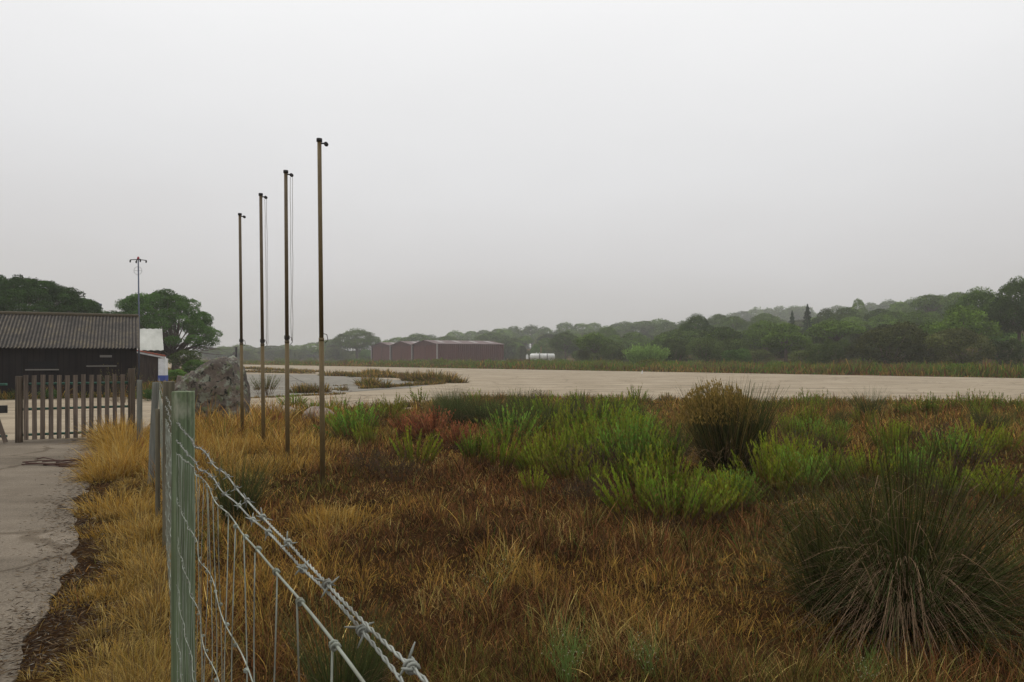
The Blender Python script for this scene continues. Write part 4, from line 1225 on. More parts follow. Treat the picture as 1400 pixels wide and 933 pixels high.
def bshape(c):
    c = c.copy(); r = np.hypot(c[:, 0], c[:, 2]); th = np.arctan2(c[:, 2], c[:, 0])
    k = np.interp(th, np.concatenate([_oa[:, 0] - 2 * math.pi, _oa[:, 0], _oa[:, 0] + 2 * math.pi]), np.tile(_oa[:, 1], 3))
    rr_ = np.minimum(r * 1.12, 1.0)                    # flat broad faces, blunt edges
    f = k * rr_ / (r + 1e-9)
    c[:, 0] *= f * .92; c[:, 2] *= f; c[:, 1] = np.sign(c[:, 1]) * np.minimum(np.abs(c[:, 1]) * .85, .5 + .12 * vnoise(c[:, 0], c[:, 2], .3, 2)) 
    dn_ = (fbm(c[:, 0] + c[:, 1], c[:, 2] - c[:, 1], .45, 14, 4) - .5) * .16
    return c * (1 + dn_)[:, None]
rock("boulder", (xat(290, 17.3), 17.3, zat(548, 17.3)), (1, 1, 1), 3, M_rock, "big lichen covered boulder behind the nearest flagpole", "boulder", bshape, 6)
for px, py, s, lab in ((436, 577, .42, "half buried pale stone behind the tallest flagpole"), (384, 574, .42, "pale stone between the second and third flagpoles"), (250, 556, .22, "small pale stone left of the boulder")):
    x, y = gp(px, py); rock("pale_stone", (x, y, .12), (s, s * .8, s * .62), int(px), M_stone, lab, "stone", None, 3)
x, y = gp(249, 545)
m = MB(); m.tube([(0, 0, 0), (.03, 0, .4), (.12, 0, .86)], [.14, .12, .11], 8)
tag(m.build("leaning_stump", M_bark, None, (x - .2, y, 0)), "short dark leaning stump left of the boulder", "stump")

# ------------------------------------------------------------------ flagpoles
x_ = None
def flagpole(px, d, ty, label, dark, lean, rope):
    x, y = xat(px, d), d
    z0 = float(ground_z(x, y))
    H = zat(ty, d) - z0
    mt = M_darkpole if dark else M_pole
    root = empty("flagpole", (x, y, z0)); tag(root, label, "flagpole", "row of four bare flagpoles")
    dx = lean
    m = MB(); cut = H * .42
    r = .030
    m.tube([(0, 0, -.2), (dx * .42, 0, cut)], [r * 1.05, r * 1.05], 12)
    m.build("lower_tube", M_pole, root)
    m = MB(); m.tube([(dx * .42, 0, cut), (dx, 0, H)], [r * .92, r * .86], 12); m.build("upper_tube", mt, root)
    m = MB(); m.tube([(dx * .42, 0, cut - .02), (dx * .42, 0, cut + .02)], [r * 1.12, r * 1.12], 12); m.build("collar", mt, root)
    m = MB()
    m.tube([(dx, 0, H - .01), (dx, 0, H + .03)], [r * 1.2, r * 1.2], 12)
    m.build("cap", M_dark, root)
    m = MB(); m.tube([(dx + .02, 0, H - .03), (dx + .07, 0, H - .03)], .010, 6)
    m.tube([(dx + .085, -.02, H - .04), (dx + .085, .02, H - .04)], [.026, .026], 10)
    m.build("pulley", M_dark, root)
    if rope:
        m = MB()
        for q_ in (.068, .10) if rope > 1 else (.09,):
            pts = [(dx + q_, 0, H - .07)] + [(dx * (1 - k / 8) + q_ * (1 - .28 * (k / 8)) + random.uniform(-.006, .006), 0, H - .07 - (H * .56) * k / 8) for k in range(1, 9)]
            m.tube(pts, .0045, 4)
        m.build("halyard", M_rope if rope > 1 else M_darkrope, root)
    m = MB(); hz_ = H * .43
    for k in range(3 if dark else 0):
        m.tube([(math.cos(a) * (r + .006) + dx * .42, math.sin(a) * (r + .012), hz_ + k * .018 + .01 * math.sin(a * 2)) for a in np.linspace(0, 6.28, 14)], .0055, 5)
    m.tube([(r + dx * .42, -.01, hz_ + .03), (r + .045 + dx * .42, -.03, hz_ + .02), (r + .06 + dx * .42, -.03, hz_ - .05), (r + .02 + dx * .42, -.02, hz_ - .09)], .005, 5)
    m.build("rope_knot" if dark else "hook", M_darkrope, root)
flagpole(441.5, 9.3, 193, "tallest looking bare flagpole, nearest, rightmost of the row", False, -.045, 0)
flagpole(393.5, 11.0, 236, "flagpole with a slack pale halyard and a thick rope knot", True, -.03, 2)
flagpole(360.5, 12.6, 267, "flagpole with a thin dark halyard standing right of the boulder", True, -.05, 2)
flagpole(331.5, 14.3, 294, "smallest looking bare flagpole rising in front of the boulder's right side", True, -.05, 0)

# ------------------------------------------------------------------ dark shed
def ang_of(u): return math.atan2(u[1], u[0])
def corrugated(L_, D, amp, pitch, thick=.006, nd=2, fn=None, per=8):
    """sheet in local x (0..L), y (0..D) with waves along x; fn maps (x, y, wave) to a point"""
    n = int(L_ / pitch * per); xs = np.linspace(0, L_, n + 1)
    v, f = [], []
    for x in xs:
        w = amp * math.cos(2 * math.pi * x / pitch)
        for j in range(nd + 1): v.append(fn(x, D * j / nd, w))
    for i in range(n):
        for j in range(nd): a = i * (nd + 1) + j; f.append((a, a + nd + 1, a + nd + 2, a + 1))
    return v, f
barn = empty("timber_shed", (BARN[0], BARN[1], 0), math.atan2(BU[1], BU[0]))
tag(barn, "long dark timber shed with a corrugated roof behind the picket gate", "shed")
# local x runs left along the front, local -y runs away from the camera
LB, DB, EV, RG = 24.0, 5.4, 2.0, 3.36
m = MB()
m.prism([(0, 0, -.05), (LB, 0, -.05), (LB, 0, EV), (0, 0, EV)], (0, -.08, 0)); m.prism([(0, -DB, -.05), (LB, -DB, -.05), (LB, -DB, EV), (0, -DB, EV)], (0, .08, 0))
for xx in (0, LB - .08): m.prism([(xx, -.083, -.05), (xx, -DB + .083, -.05), (xx, -DB + .083, EV), (xx, -DB / 2, RG - .08), (xx, -.083, EV)], (.08, 0, 0))
m.build("wall", M_plank, barn)
m = MB()
for k in range(int(LB / .6)): m.box((.3 + k * .6, .008, EV / 2), (.03, .016, EV - .02))
m.build("batten", M_plank, barn)
ov = .28
AMPR = .024
fr = lambda x, y, w: (x - .06, .30 - y * (DB / 2 + .30) / 1.0, EV - .06 + y * (RG - EV + .06) + w)
bk = lambda x, y, w: (x - .06, -DB - .30 + y * (DB / 2 + .30), EV - .06 + y * (RG - EV + .06) + w)
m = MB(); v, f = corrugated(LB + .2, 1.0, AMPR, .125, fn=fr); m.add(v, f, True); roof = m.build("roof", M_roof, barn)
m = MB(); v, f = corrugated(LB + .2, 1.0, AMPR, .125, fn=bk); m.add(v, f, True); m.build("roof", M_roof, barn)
m = MB(); m.tube([(-.08, -DB / 2, RG + .02), (LB + .1, -DB / 2, RG + .02)], .085, 8)
m.prism([(-.10, .30, EV - .13), (-.10, -DB / 2, RG - .07), (-.10, -DB / 2, RG + .03), (-.10, .30, EV - .02)], (.035, 0, 0))
m.build("ridge_trim", M_moss, barn)
for xc, w_, z_, hh in ((1.25, .95, 1.36, .1), (3.25, 1.0, 1.30, .24)):
    m = MB(); m.box((xc, .025, z_), (w_, .05, hh + .14)); fo = m.build("window", M_plank, barn)
    m = MB(); m.box((xc, .056, z_), (w_ - .1, .01, hh)); m.build("pane", M_glass, fo)
    m = MB(); m.box((xc, .06, z_ - hh / 2 - .08), (w_ + .1, .07, .05)); m.build("sill", M_slat, fo)
m = MB(); m.box((1.1, .05, 1.62), (.42, .03, .09)); m.build("notice_board", M_slat, barn)

# bare twiggy shrub at the shed's corner
V, Q, C = green_shrub(66, 1.5, 2.2, 60, .5, 16, (.10, .11, .045))
o = link("twiggy_shrub", np_mesh("twiggy", V, Q, C), M_plant, None, (xat(170, 26), 26, 0)); tag(o, "half bare shrub against the right end of the dark shed", "shrub")
V, Q, C = bush_mesh(67, 1800, .8, .7, .07, (.07, .12, .035))
for px, d, s, lab in ((208, 27, .7, "low green bush between the grey fence posts and the dark shed"), (70, 28, .6, "low dark bush at the foot of the shed's left part")):
    o = link("low_bush", np_mesh("low_bush", V, Q, C), M_plant, None, (xat(px, d), d, 0)); o.scale = (s, s, s); tag(o, lab, "bush")

# ------------------------------------------------------------------ pale roofed shed and lean-to with white pillar
d0 = 52.0
sh = empty("plank_shed", (xat(221.5, d0), d0, 0), math.atan2(BU[1], BU[0]))
tag(sh, "small plank shed with a pale sheet roof right of the dark shed", "shed")
m = MB(); LS, DS, E2, R2 = 6.0, 5.6, 2.05, 3.65
m.prism([(.1, 0, -.05), (LS, 0, -.05), (LS, 0, E2), (.1, 0, E2)], (0, -.08, 0))
for xx in (.1, LS): m.prism([(xx, -.083, -.05), (xx, -DS, -.05), (xx, -DS, E2), (xx, -DS / 2, R2 - .1), (xx, -.083, E2)], (-.08, 0, 0))
m.build("wall", M_brownwood, sh)
for fn in (lambda x, y, w: (x - .1, .2 - y * (DS / 2 + .2), E2 + .0 + y * (R2 - E2) + w), lambda x, y, w: (x - .1, -DS - .2 + y * (DS / 2 + .2), E2 + y * (R2 - E2) + w)):
    m = MB(); v, f = corrugated(LS + .2, 1.0, .02, .4, fn=fn); m.add(v, f, True); m.build("roof", M_paleroof, sh)
d1 = 46.5
lt = empty("lean_to", (xat(220.5, d1), d1, 0)); tag(lt, "brown board lean-to with white fascia, red tiles and a blue footed pillar", "lean-to")
zb = EYE - (522 - HZ) / F * d1
zt_r = zat(489.5, d1); zt_l = zat(479.5, d1 + .4)
m = MB(); m.prism([(-2.6, .5, zb), (-.42, .5, zb), (-.42, .5, zt_r + .02), (-2.6, .5, zt_l + .12)], (0, .1, 0)); m.build("wall", M_brownwood, lt)
m = MB()
for k in range(8): m.box((-.55 - k * .27, .49, .9 + k * .018), (.03, .02, 1.4))
m.build("batten", M_brownwood, lt)
m = MB(); m.prism([(-2.6, .35, zt_l + .02), (.08, .35, zt_r - .05), (.08, .35, zt_r + .07), (-2.6, .35, zt_l + .14)], (0, .12, 0)); m.build("fascia", M_white, lt)
m = MB(); m.prism([(-2.65, .28, zt_l + .145), (.14, .28, zt_r + .075), (.14, .28, zt_r + .125), (-2.65, .28, zt_l + .195)], (-1.3, 2.3, 0))
for k in range(12): m.tube([(-2.5 + k * .235, .27, zt_l + .19 - k * .235 / 2.74 * (zt_l - zt_r + .07)), (-3.8 + k * .235, 2.56, zt_l + .19 - k * .235 / 2.74 * (zt_l - zt_r + .07))], .05, 6)
m.build("roof", M_tile, lt)
ztop = zt_r - .04
m = MB(); m.box((-.17, .60, (ztop + .42) / 2), (.42, .42, ztop - .42)); pl = m.build("pillar", M_white, lt)
m = MB(); m.box((-.17, .60, (zb + .42) / 2), (.45, .45, .42 - zb)); m.build("pillar_base", M_blue, pl)

# ------------------------------------------------------------------ mast and small far poles
d2 = 41.0
mast = empty("aerial_mast", (xat(190, d2), d2, 0)); tag(mast, "slim steel mast with a crossbar of four hanging fittings and a red lamp", "mast")
zt = zat(355, d2)
m = MB(); m.tube([(0, 0, -.1), (0, 0, zt * .55), (-.04, 0, zt)], [.055, .045, .035], 8); m.build("pole", M_mast, mast)
m = MB(); m.tube([(-.42, -.1, zt - .03), (-.04, 0, zt), (.36, .1, zt - .04)], .022, 6); m.tube([(-.25, .22, zt - .02), (-.04, 0, zt), (.22, -.26, zt - .02)], .018, 6); m.build("crossbar", M_dark, mast)
for hx, hy in ((-.42, -.1), (.36, .1), (-.25, .22), (.22, -.26)):
    m = MB(); m.tube([(hx, hy, zt - .02), (hx - .01, hy, zt - .09), (hx - .02, hy, zt - .18)], [.022, .048, .03], 8); m.build("hanging_fitting", M_dark, mast)
m = MB(); m.tube([(-.04, 0, zt), (-.04, 0, zt + .08), (-.04, 0, zt + .16)], [.06, .07, .03], 10); m.build("lamp", M_red, mast)
m = MB(); zc = zat(370.5, d2)
m.tube([(-.03 + .22 * math.cos(a), -.06, zc + .22 * math.sin(a)) for a in np.linspace(0, 6.283, 24)], .009, 5)
m.tube([(-.25, -.06, zc), (.19, -.06, zc)], .008, 5); m.build("ring_aerial", M_slat, mast)
d3 = 90.0
m = MB(); m.tube([(0, 0, 0), (0, 0, zat(418, d3))], .05, 6); m.box((0, 0, zat(417, d3)), (.22, .22, .28)); m.build("far_lamp_pole", M_mast)
tag(bpy.data.objects["far_lamp_pole"], "tiny distant lamp pole poking above the trees left of the mast", "lamp pole")
bpy.data.objects["far_lamp_pole"].location = (xat(137.5, d3), d3, 0)
d4 = 52.0
up = empty("utility_post", (xat(323, d4), d4, 0)); tag(up, "short dark utility post with a crossarm sticking up behind the boulder", "post")
zt = zat(475, d4)
m = MB(); m.tube([(0, 0, -.1), (0, 0, zt)], .075, 8); m.build("post", M_dark, up)
m = MB(); m.box((-.02, 0, zt + .02), (.34, .08, .05)); m.build("crossarm", M_slat, up)
m = MB(); m.box((-.09, -.06, zt - .42), (.14, .12, .2)); m.build("junction_box", M_slat, up)
m = MB(); m.tube([(-.1, -.03, zt - .35), (-.6, -.03, zt - .9)], .014, 5); m.build("stay", M_dark, up)

# ------------------------------------------------------------------ hangars
HC = (-20.0, 198.0); hu = (17.6 / 20.24, 10 / 20.24)           # along the long side
hg = empty("hangar_block", (HC[0], HC[1], 0), math.atan2(hu[1], hu[0]))
tag(hg, "row of three joined red brown gabled hangars across the runway", "hangar")
HL, HW, HE, HR = 20.4, 17.8, 5.0, 6.15
def hroofz(u): return HE + (HR - HE) * (1 - abs(u - .5) * 2)
# long side wall facing the camera (local x 0..HL at y=0), gables run along local y
def corr_wall(m, p0, p1, z0, z1, amp, pitch):
    p0, p1 = Vector(p0), Vector(p1); d_ = p1 - p0; ln = d_.length; d_.normalize(); nn = Vector((d_.y, -d_.x, 0))
    n = int(ln / pitch) * 4; v = []
    for i in range(n + 1):
        f = i / n; w = amp * (1 if (i % 4) in (1, 2) else -1)
        p = p0 + d_ * ln * f + nn * w
        zz = z1 if isinstance(z1, float) else z1(f)
        v += [(p.x, p.y, z0), (p.x, p.y, zz)]
    m.add(v, [(2 * i, 2 * i + 2, 2 * i + 3, 2 * i + 1) for i in range(n)])
for sx in (1,):
    m = MB()
    corr_wall(m, (0, 0, 0), (HL, 0, 0), -.1, HE, .05, .6)
    corr_wall(m, (HL, 3 * HW, 0), (0, 3 * HW, 0), -.1, HE, .05, .6)
    for k in range(3): corr_wall(m, (HL, k * HW, 0), (HL, (k + 1) * HW, 0), -.1, hroofz, .05, .6)
    m.build("wall", M_hwall, hg)
for k in range(3):
    y0 = k * HW
    m = MB(); m.prism([(-.03, y0 + .05, HE - .15), (-.03, y0 + HW - .05, HE - .15), (-.03, y0 + HW - .05, HE), (-.03, y0 + HW / 2, HR), (-.03, y0 + .05, HE)], (.1, 0, 0)); m.build("gable", M_hwall, hg)
    m = MB()
    for j in range(4): corr_wall(m, (.12 if j % 2 else .28, y0 + HW - .3 - j * (HW - .6) / 4, 0), (.12 if j % 2 else .28, y0 + HW - .3 - (j + 1) * (HW - .6) / 4, 0), -.05, HE - .16, .04, .6)
    m.build("door", M_hdoor, hg)
    for sgn in (0, 1):
        ya, yb = (y0 - (.25 if k == 0 else 0), y0 + HW / 2) if sgn == 0 else (y0 + HW + (.25 if k == 2 else 0), y0 + HW / 2)
        m = MB(); m.prism([(-.35, ya, HE + .02), (HL + .3, ya, HE + .02), (HL + .3, yb, HR + .04), (-.35, yb, HR + .04)], (0, 0, .07)); rf = m.build("roof", M_hroof, hg)
        m = MB()
        for c in range(4):
            xx = 2.4 + c * 5.1
            p = lambda u, f: (u, ya + (yb - ya) * f, HE + .10 + (HR - HE + .02) * f)
            m.prism([p(xx, .35), p(xx + 1.3, .35), p(xx + 1.3, .85), p(xx, .85)], (0, 0, .03))
        m.build("rooflight", M_skyl, rf)
for k in range(4):
    m = MB(); m.box((-.14, k * HW - (0.12 if k == 0 else 0), HE / 2), (.30, .30, HE)); m.build("corner_post", M_skyl, hg)

# tank
d5 = 208.0
tk = empty("fuel_tank", (xat(739.5, d5), d5, 0), R(6)); tag(tk, "white horizontal cylindrical tank on saddles beside the hangars", "tank")
zc = zat(488.5, d5) + .1; rr_ = .90
m = MB(); m.tube([(-3.15, 0, zc), (-3.0, 0, zc), (-2.7, 0, zc), (3.6, 0, zc), (3.85, 0, zc), (3.98, 0, zc)], [.25, .7, rr_, rr_, .7, .25], 28); m.build("shell", M_tank, tk)
for xx in (-.45, 1.7): 
    m = MB(); m.tube([(xx - .12, 0, zc), (xx + .12, 0, zc)], [rr_ + .03] * 2, 28); m.build("band", M_slat if xx > 0 else M_dark, tk)
for xx in (-1.6, 2.6):
    m = MB(); m.box((xx, 0, (zc - rr_ + .3) / 2), (.5, 1.5, zc - rr_ + .3)); m.build("saddle", M_white, tk)
m = MB(); m.box((-3.9, 0, zc - .15), (.6, .8, 1.1)); m.box((-3.9, 0, zc + .55), (.2, .3, .4)); m.build("pump_box", M_tank, tk)
m = MB()
for xx in (-1.2, -.4): m.tube([(xx, 0, zc + rr_ - .05), (xx, 0, zc + rr_ + .35)], .07, 6)
m.build("vent_pipe", M_tank, tk)
m = MB(); m.tube([(.1, .3, 0), (.1, .3, zat(474, d5))], .07, 6)
tag(m.build("thin_red_pole", M_tile, None, (tk.location.x, d5 + 1.5, 0)), "thin reddish pole standing up behind the white tank", "pole")
for px, py, hh, lab in ((878, 511, .24, "small white marker at the runway's far edge"),):
    x, y = gp(px, py); m = MB(); m.box((0, 0, hh / 2), (.14, .06, hh), taper=.8); m.tube([(0, 0, hh), (0, 0, hh + .1)], .02, 6)
    tag(m.build("runway_marker", M_white, None, (x, y, 0)), lab, "marker")

# ------------------------------------------------------------------ picket gate
GB = Vector((-7.52, 14.62, 0)); GA = Vector((xat(26, 13.75), 13.75, 0))     # right and left gate posts
def gate_leaf(p0, p1, n, label, name="picket_gate", missing=(), z_lift=.05, jog=0.0):
    d_ = (p1 - p0); ln = d_.length
    root = empty(name, p0, math.atan2(d_.y, d_.x)); tag(root, label, "gate")
    for k, z in enumerate((.14, .62, 1.09)):
        m = MB(); m.tube([(0, .03, z + .0), (ln, .03, z + .0)], .023, 8); m.build("rail", M_rail, root)
    for i in range(n):
        xx = .06 + i * (ln - .16) / max(1, n - 1)
        h = 1.20 + random.uniform(-.012, .012)
        m = MB(); M_ = Matrix.Rotation(random.uniform(-.008, .008), 3, 'Y')
        m.box((xx, -.022, z_lift + h / 2), (.075, .05, h), M_)
        m.build("picket", M_picket, root)
    return root
gd = (GB - GA).normalized()
gate_leaf(GA + gd * .05, GB - gd * .06, 13, "closed brown picket gate leaf with green rails across the driveway")
g2 = GA - gd * .06 + Vector((-.02, -.1, 0))
gl = gate_leaf(g2 - gd * 1.9, g2 - gd * .05, 0, "left gate leaf with a broken leaning picket at the photo's left edge")
for u in (1.64, 1.50, 1.36, 1.22, 1.08, .94, .80, .66, .52, .38, .24):
    m = MB(); m.box((u, -.022, .63), (.075, .05, 1.2)); m.build("picket", M_picket, gl)
m = MB(); m.box((1.75, -.06, .33), (.07, .05, .62), Matrix.Rotation(R(-16), 3, 'Y')); p_ = m.build("picket", M_picket, gl); p_['label'] = "broken picket leaning across the bottom rail"
m = MB(); m.box((1.76, -.05, .64), (.20, .07, .14)); m.build("latch", M_dark, gl)
def post(name, base, r, h, mt, label, cat="post", parent=None, square=False, lean=0.0, group=None):
    m = MB()
    if square: m.box((0, 0, h / 2 - .1), (r * 2, r * 2, h + .2))
    else:
        n = 20; pts = [(-0, 0, -.25)] + [(lean * k / 5, 0, h * k / 5) for k in range(1, 6)]
        m.tube([(p[0], p[1], p[2]) for p in pts[:-1]] + [(lean, 0, h - .008), (lean, 0, h)], [r * (1.05 - .01 * k) for k in range(len(pts))] + [r * .93], n)
    o = m.build(name, mt, parent, base)
    if parent is None: tag(o, label, cat, group)
    return o
post("gate_post", GA, .06, 1.24, M_gpost, "dark round post where the two gate leaves meet")
post("gate_post", GB, .062, zat(504, GB.y), M_gpost, "taller brown post at the right end of the gate")

# ------------------------------------------------------------------ wire fence
# the fence stands in one vertical plane: x = .096 - .484 y
SL = .484
def fpos(Y, z, off=0.0): return Vector((.096 - SL * Y + off, Y + off * SL, z))
fence = empty("wire_fence", (fpos(3.1, 0).x, 3.1, 0)); tag(fence, "barbed wire and mesh fence on wooden posts beside the driveway", "fence")
fo = -fence.location
def fbuild(m, name, mt, label=None):
    o = m.build(name, mt); me = o.data
    me.transform(Matrix.Translation(fo)); o.parent = fence
    if label: o['label'] = label
    return o
def lumpy_post(px, Y, wpx, topy, mt, label, oval=1.0, lean=0, n=26):
    x = xat(px, Y); r = wpx / F * Y / 2; h = zat(topy, Y)
    m = MB(); g = random.Random(int(px)); lumps = [1 + g.uniform(-.015, .015) for _ in range(n)]
    zs = [-.3] + [h * k / 14 for k in range(15)]; zs[-1] = h - r * .10; zs.append(h)
    v, f = [], []
    for i, z in enumerate(zs):
        k = .93 if i == len(zs) - 1 else 1.0
        rr = r * (1.06 - .08 * max(z, 0) / h) * k
        for j in range(n):
            a = 2 * math.pi * j / n
            flat = min(1, .82 / max(.001, abs(math.cos(a - .9)))) if oval != 1 else 1
            q = rr * lumps[j] * flat * (1 + .012 * math.sin(z * 9 + j))
            v.append((x + lean * z / h + q * math.cos(a), Y + .055 + q * math.sin(a), z))
    for i in range(len(zs) - 1):
        for j in range(n): f.append((i * n + j, i * n + (j + 1) % n, (i + 1) * n + (j + 1) % n, (i + 1) * n + j))
    m.add(v, f, True); b = len(v) - n
    m.f.append(tuple(b + j for j in range(n))); m.sm.append(False)
    return fbuild(m, "post", mt, label)
lumpy_post(242.5, 3.1, 30.5, 536, M_greenpost, "thick faded green post, nearest of the fence", .8)
lumpy_post(226.5, 6.0, 15.5, 522, M_mosspost, "brown mossy post directly behind the green one")
lumpy_post(203.5, 9.0, 9, 523, M_greypost, "thin grey leaning fence post", lean=.06)
lumpy_post(188.5, 12.0, 7, 520, M_greypost, "thin grey fence post next to the gate")
lumpy_post(212, 7.2, 6, 560, M_mosspost, "short thin mossy stake")

Ap = [(-.6, 1.50), (.05, 1.492), (.256, 1.487), (.295, 1.483), (.374, 1.4764), (.414, 1.4735), (.5266, 1.4646), (.587, 1.4635), (.744, 1.452), (1.086, 1.437), (1.8, 1.39), (3.1, 1.325), (6, 1.28), (9, 1.24), (12, 1.18), (14.7, 1.18)]
Bp = [(-.6, 1.48), (.05, 1.477), (.287, 1.474), (.32, 1.4734), (.356, 1.472), (.4085, 1.4695), (.51, 1.4600), (.637, 1.4527), (.78, 1.435), (1.15, 1.405), (1.8, 1.345), (3.1, 1.25), (6, 1.20), (9, 1.15), (12, 1.1), (14.7, 1.1)]
Cp = [(-.6, 1.475), (.1, 1.46), (.337, 1.4517), (.4005, 1.446), (.478, 1.439), (.566, 1.4322), (.662, 1.4232), (.78, 1.41), (1.165, 1.378), (1.81, 1.328), (3.1, 1.195), (6, 1.10), (9, 1.05), (12, 1.0), (14.7, 1.0)]
def zi(P, Y): return float(np.interp(Y, [p[0] for p in P], [p[1] for p in P]))
def path(P, y0, y1, step, wob=.003, seed=0):
    ys = np.arange(y0, y1, step); ph = seed * 1.7
    out_ = []; w0 = wob
    for Y in ys:
        wob = w0 * min(1, max(.06, Y - .12))
        z = (zi(P, Y - .06) + zi(P, Y) + zi(P, Y + .06)) / 3 if Y > .5 else (zi(P, Y - .02) + zi(P, Y) + zi(P, Y + .02)) / 3
        z += wob * math.sin(Y * 9 + ph) + wob * .6 * math.sin(Y * 23 + ph * 2)
        out_.append(fpos(Y, z, wob * math.sin(Y * 13 + ph)))
    return out_
def barbed(P, seed, name="barbed_wire"):
    m = MB()
    near = path(P, -.5, 3.4, .0035, .0022, seed)
    r, rw = .00058, .00054; pitch = .020
    s = 0; strands = ([], [])
    for i, p in enumerate(near):
        if i: s += (p - near[i - 1]).length
        a = 2 * math.pi * s / pitch
        t = (near[min(i + 1, len(near) - 1)] - near[max(i - 1, 0)]).normalized(); u = t.cross(Vector((0, 0, 1))).normalized(); v = t.cross(u)
        for k in (0, 1):
            aa = a + math.pi * k; strands[k].append(p + (u * math.cos(aa) + v * math.sin(aa)) * r)
    for st in strands: m.tube(st, rw, 5)
    m.tube(path(P, 3.38, 14.7, .06, .004, seed), .0016, 5)
    g = random.Random(seed); Y = .05 + seed * .03
    while Y < 13:
        c = path(P, Y, Y + .003, .004, .0022 if Y < 3.4 else .004, seed)[0]
        t = Vector((-SL, 1, 0)).normalized(); u = Vector((1, SL, 0)).normalized(); w = Vector((0, 0, 1))
        if Y < 3.6:      # barb: a coil of two turns and prongs
            m.tube([c + t * (k / 22 - .5) * .007 + (u * math.cos(k * .62) + w * math.sin(k * .62)) * .0022 for k in range(23)], .0007, 5)
        a0 = g.uniform(0, 6.28)
        for k in range(4):
            a = a0 + k * 1.57 + g.uniform(-.4, .4); dd_ = u * math.cos(a) + w * math.sin(a) + t * g.uniform(-.35, .35)
            st = c + t * (.004 if k % 2 else -.004)
            L0 = g.uniform(.005, .0085) if Y < 3.6 else .014
            m.tube([st, st + dd_.normalized() * L0 * .6, st + dd_.normalized() * L0], [.0007, .0007, .0003], 4)
        Y += .115 * g.uniform(.8, 1.25) if Y < 3.6 else .14
    return fbuild(m, name, M_wire)
barbed(Ap, 1); barbed(Bp, 2)
# stock mesh
VY = [.30]
while VY[-1] < 14.6: VY.append(VY[-1] + .0935 * random.uniform(.94, 1.06))
def zrow(i, Y):
    top = zi(Cp, Y)
    return max(.03, top - i * (.115 + .030 * min(Y, 2.5)) * (.97 + .03 * math.sin(i * 2.1)))
NR = 8
m = MB()
for i in range(NR):
    P = [(Y, zrow(i, Y)) for Y in np.concatenate([np.arange(-.5, 3, .05), np.arange(3, 14.8, .3)])]
    rw = .0009 if i == 0 else .0008
    m.tube(path(P, -.4, 3.4, .008, .0035 if i else .0026, 5 + i), rw, 6)
    m.tube(path(P, 3.39, 14.6, .07, .006, 5 + i), max(rw, .0014), 4)
for j, Y in enumerate(VY):
    # vertical stay: leaves the top wire at a knot and wanders down
    pts = []; bow = random.uniform(-.012, .012); k2 = random.uniform(0, 6)
    if j == 3: bow = .05
    zt = zi(Cp, Y); nseg = 22 if Y < 3.4 else 6
    for q in range(nseg + 1):
        f = q / nseg; z = zt - f * (zt - zrow(NR - 1, Y))
        pts.append(fpos(Y + bow * math.sin(f * 3.14) + (.006 * math.sin(f * 19 + k2) if Y < 3.4 else 0), z, -.0012 + .003 * math.sin(f * 12 + k2)))
    m.tube(pts, (.00068 if Y < 1.7 else .0005) if Y < 3.4 else .0010, 5 if Y < 3.4 else 3)
    if Y < 3.4:          # knots where the stay wraps each line wire
        for i in range(NR):
            z = zrow(i, Y); c = fpos(Y, z)
            c.z = path([(Y - .1, zrow(i, Y - .1)), (Y, z), (Y + .1, zrow(i, Y + .1))], Y, Y + .001, .01, .0035 if i else .0026, 5 + i)[0].z
            t = Vector((-SL, 1, 0)).normalized(); u = Vector((1, SL, 0)).normalized(); w = Vector((0, 0, 1)); rk = .0022 if i == 0 else .0019
            m.tube([c + t * (k / 14 - .5) * .008 + (u * math.cos(k * .9) + w * math.sin(k * .9)) * rk for k in range(15)], .0009, 4)
fbuild(m, "wire_mesh", M_wire2)

# ------------------------------------------------------------------ litter
g = np.random.default_rng(55); V_, Q_, C_ = [], [], []
n = 15000
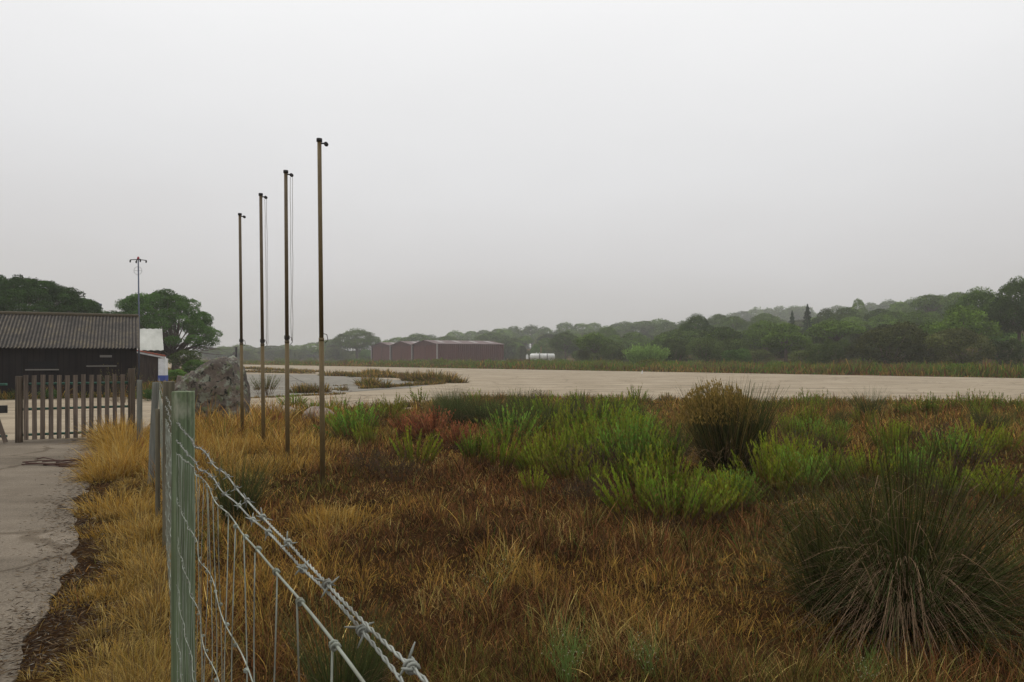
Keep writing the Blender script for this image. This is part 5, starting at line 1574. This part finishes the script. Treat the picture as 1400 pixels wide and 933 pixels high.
# along the ragged driveway edge
E = np.array([(p[0], p[1]) for p in road_edge]); i = g.integers(0, len(E) - 1, n); f = g.random((n, 1))
c = E[i] * (1 - f) + E[i + 1] * f; off = np.abs(g.normal(0, .22, n)) * np.where(g.random(n) < .3, -.7, 1.0)
x = c[:, 0] + off * 1.0; y = c[:, 1] + off * .4
zz = np.where(pave_dist(x, y) > 0, ground_z(x, y), .012) + g.uniform(0, .02, n)
col = np.array([(.06, .04, .028), (.11, .07, .04), (.20, .14, .08), (.035, .025, .02), (.26, .24, .20)])[g.choice(5, n, p=(.35, .25, .15, .17, .08))] * (1 + g.uniform(-.3, .3, (n, 1)))
U = np.stack([np.cos(a_ := g.uniform(0, 6.28, n)), np.sin(a_), g.uniform(-.1, .35, n)], -1)
tag(link("verge_litter", np_mesh("verge_litter", *leaf_dirs(np.stack([x, y, zz], -1), U, g.uniform(.006, .05, n) * (1 + y * .05), .05, col)), M_grass), "dark twigs, dead stalks and grit along the driveway edge", "litter", kind="stuff")
m = MB(); g2_ = random.Random(9); bx, by = gp(70, 637)
for k in range(26):
    a = g2_.uniform(-.35, .35); x0 = g2_.uniform(-.9, .9); y0 = g2_.uniform(-.25, .25); ln = g2_.uniform(.3, 1.1)
    pts = [(x0, y0, .02 + g2_.random() * .05)]
    for q in range(4): pts.append((pts[-1][0] + ln / 4 * math.cos(a), pts[-1][1] + ln / 4 * math.sin(a), max(.012, pts[-1][2] + g2_.uniform(-.02, .025)))); a += g2_.uniform(-.3, .3)
    m.tube(pts, [.010, .008, .007, .005, .003], 5)
tag(m.build("branch_pile", M_twig, None, (bx + .45, by, 0)), "heap of thin reddish dead branches lying on the driveway before the gate", "branches")

# ------------------------------------------------------------------ haze
m = MB(); m.box((0, 700, 21), (4200, 3000, 46))
hm = bpy.data.materials.new("haze air"); hm.use_nodes = True; ht = hm.node_tree; ht.nodes.clear()
ho = ht.nodes.new("ShaderNodeOutputMaterial"); hv = ht.nodes.new("ShaderNodeVolumePrincipled")
hv.inputs['Color'].default_value = (.90, .90, .90, 1); hv.inputs['Density'].default_value = HAZE_DENSITY; hv.inputs['Anisotropy'].default_value = .3
ht.links.new(hv.outputs[0], ho.inputs['Volume'])
hz = m.build("haze", hm); tag(hz, kind="stuff")
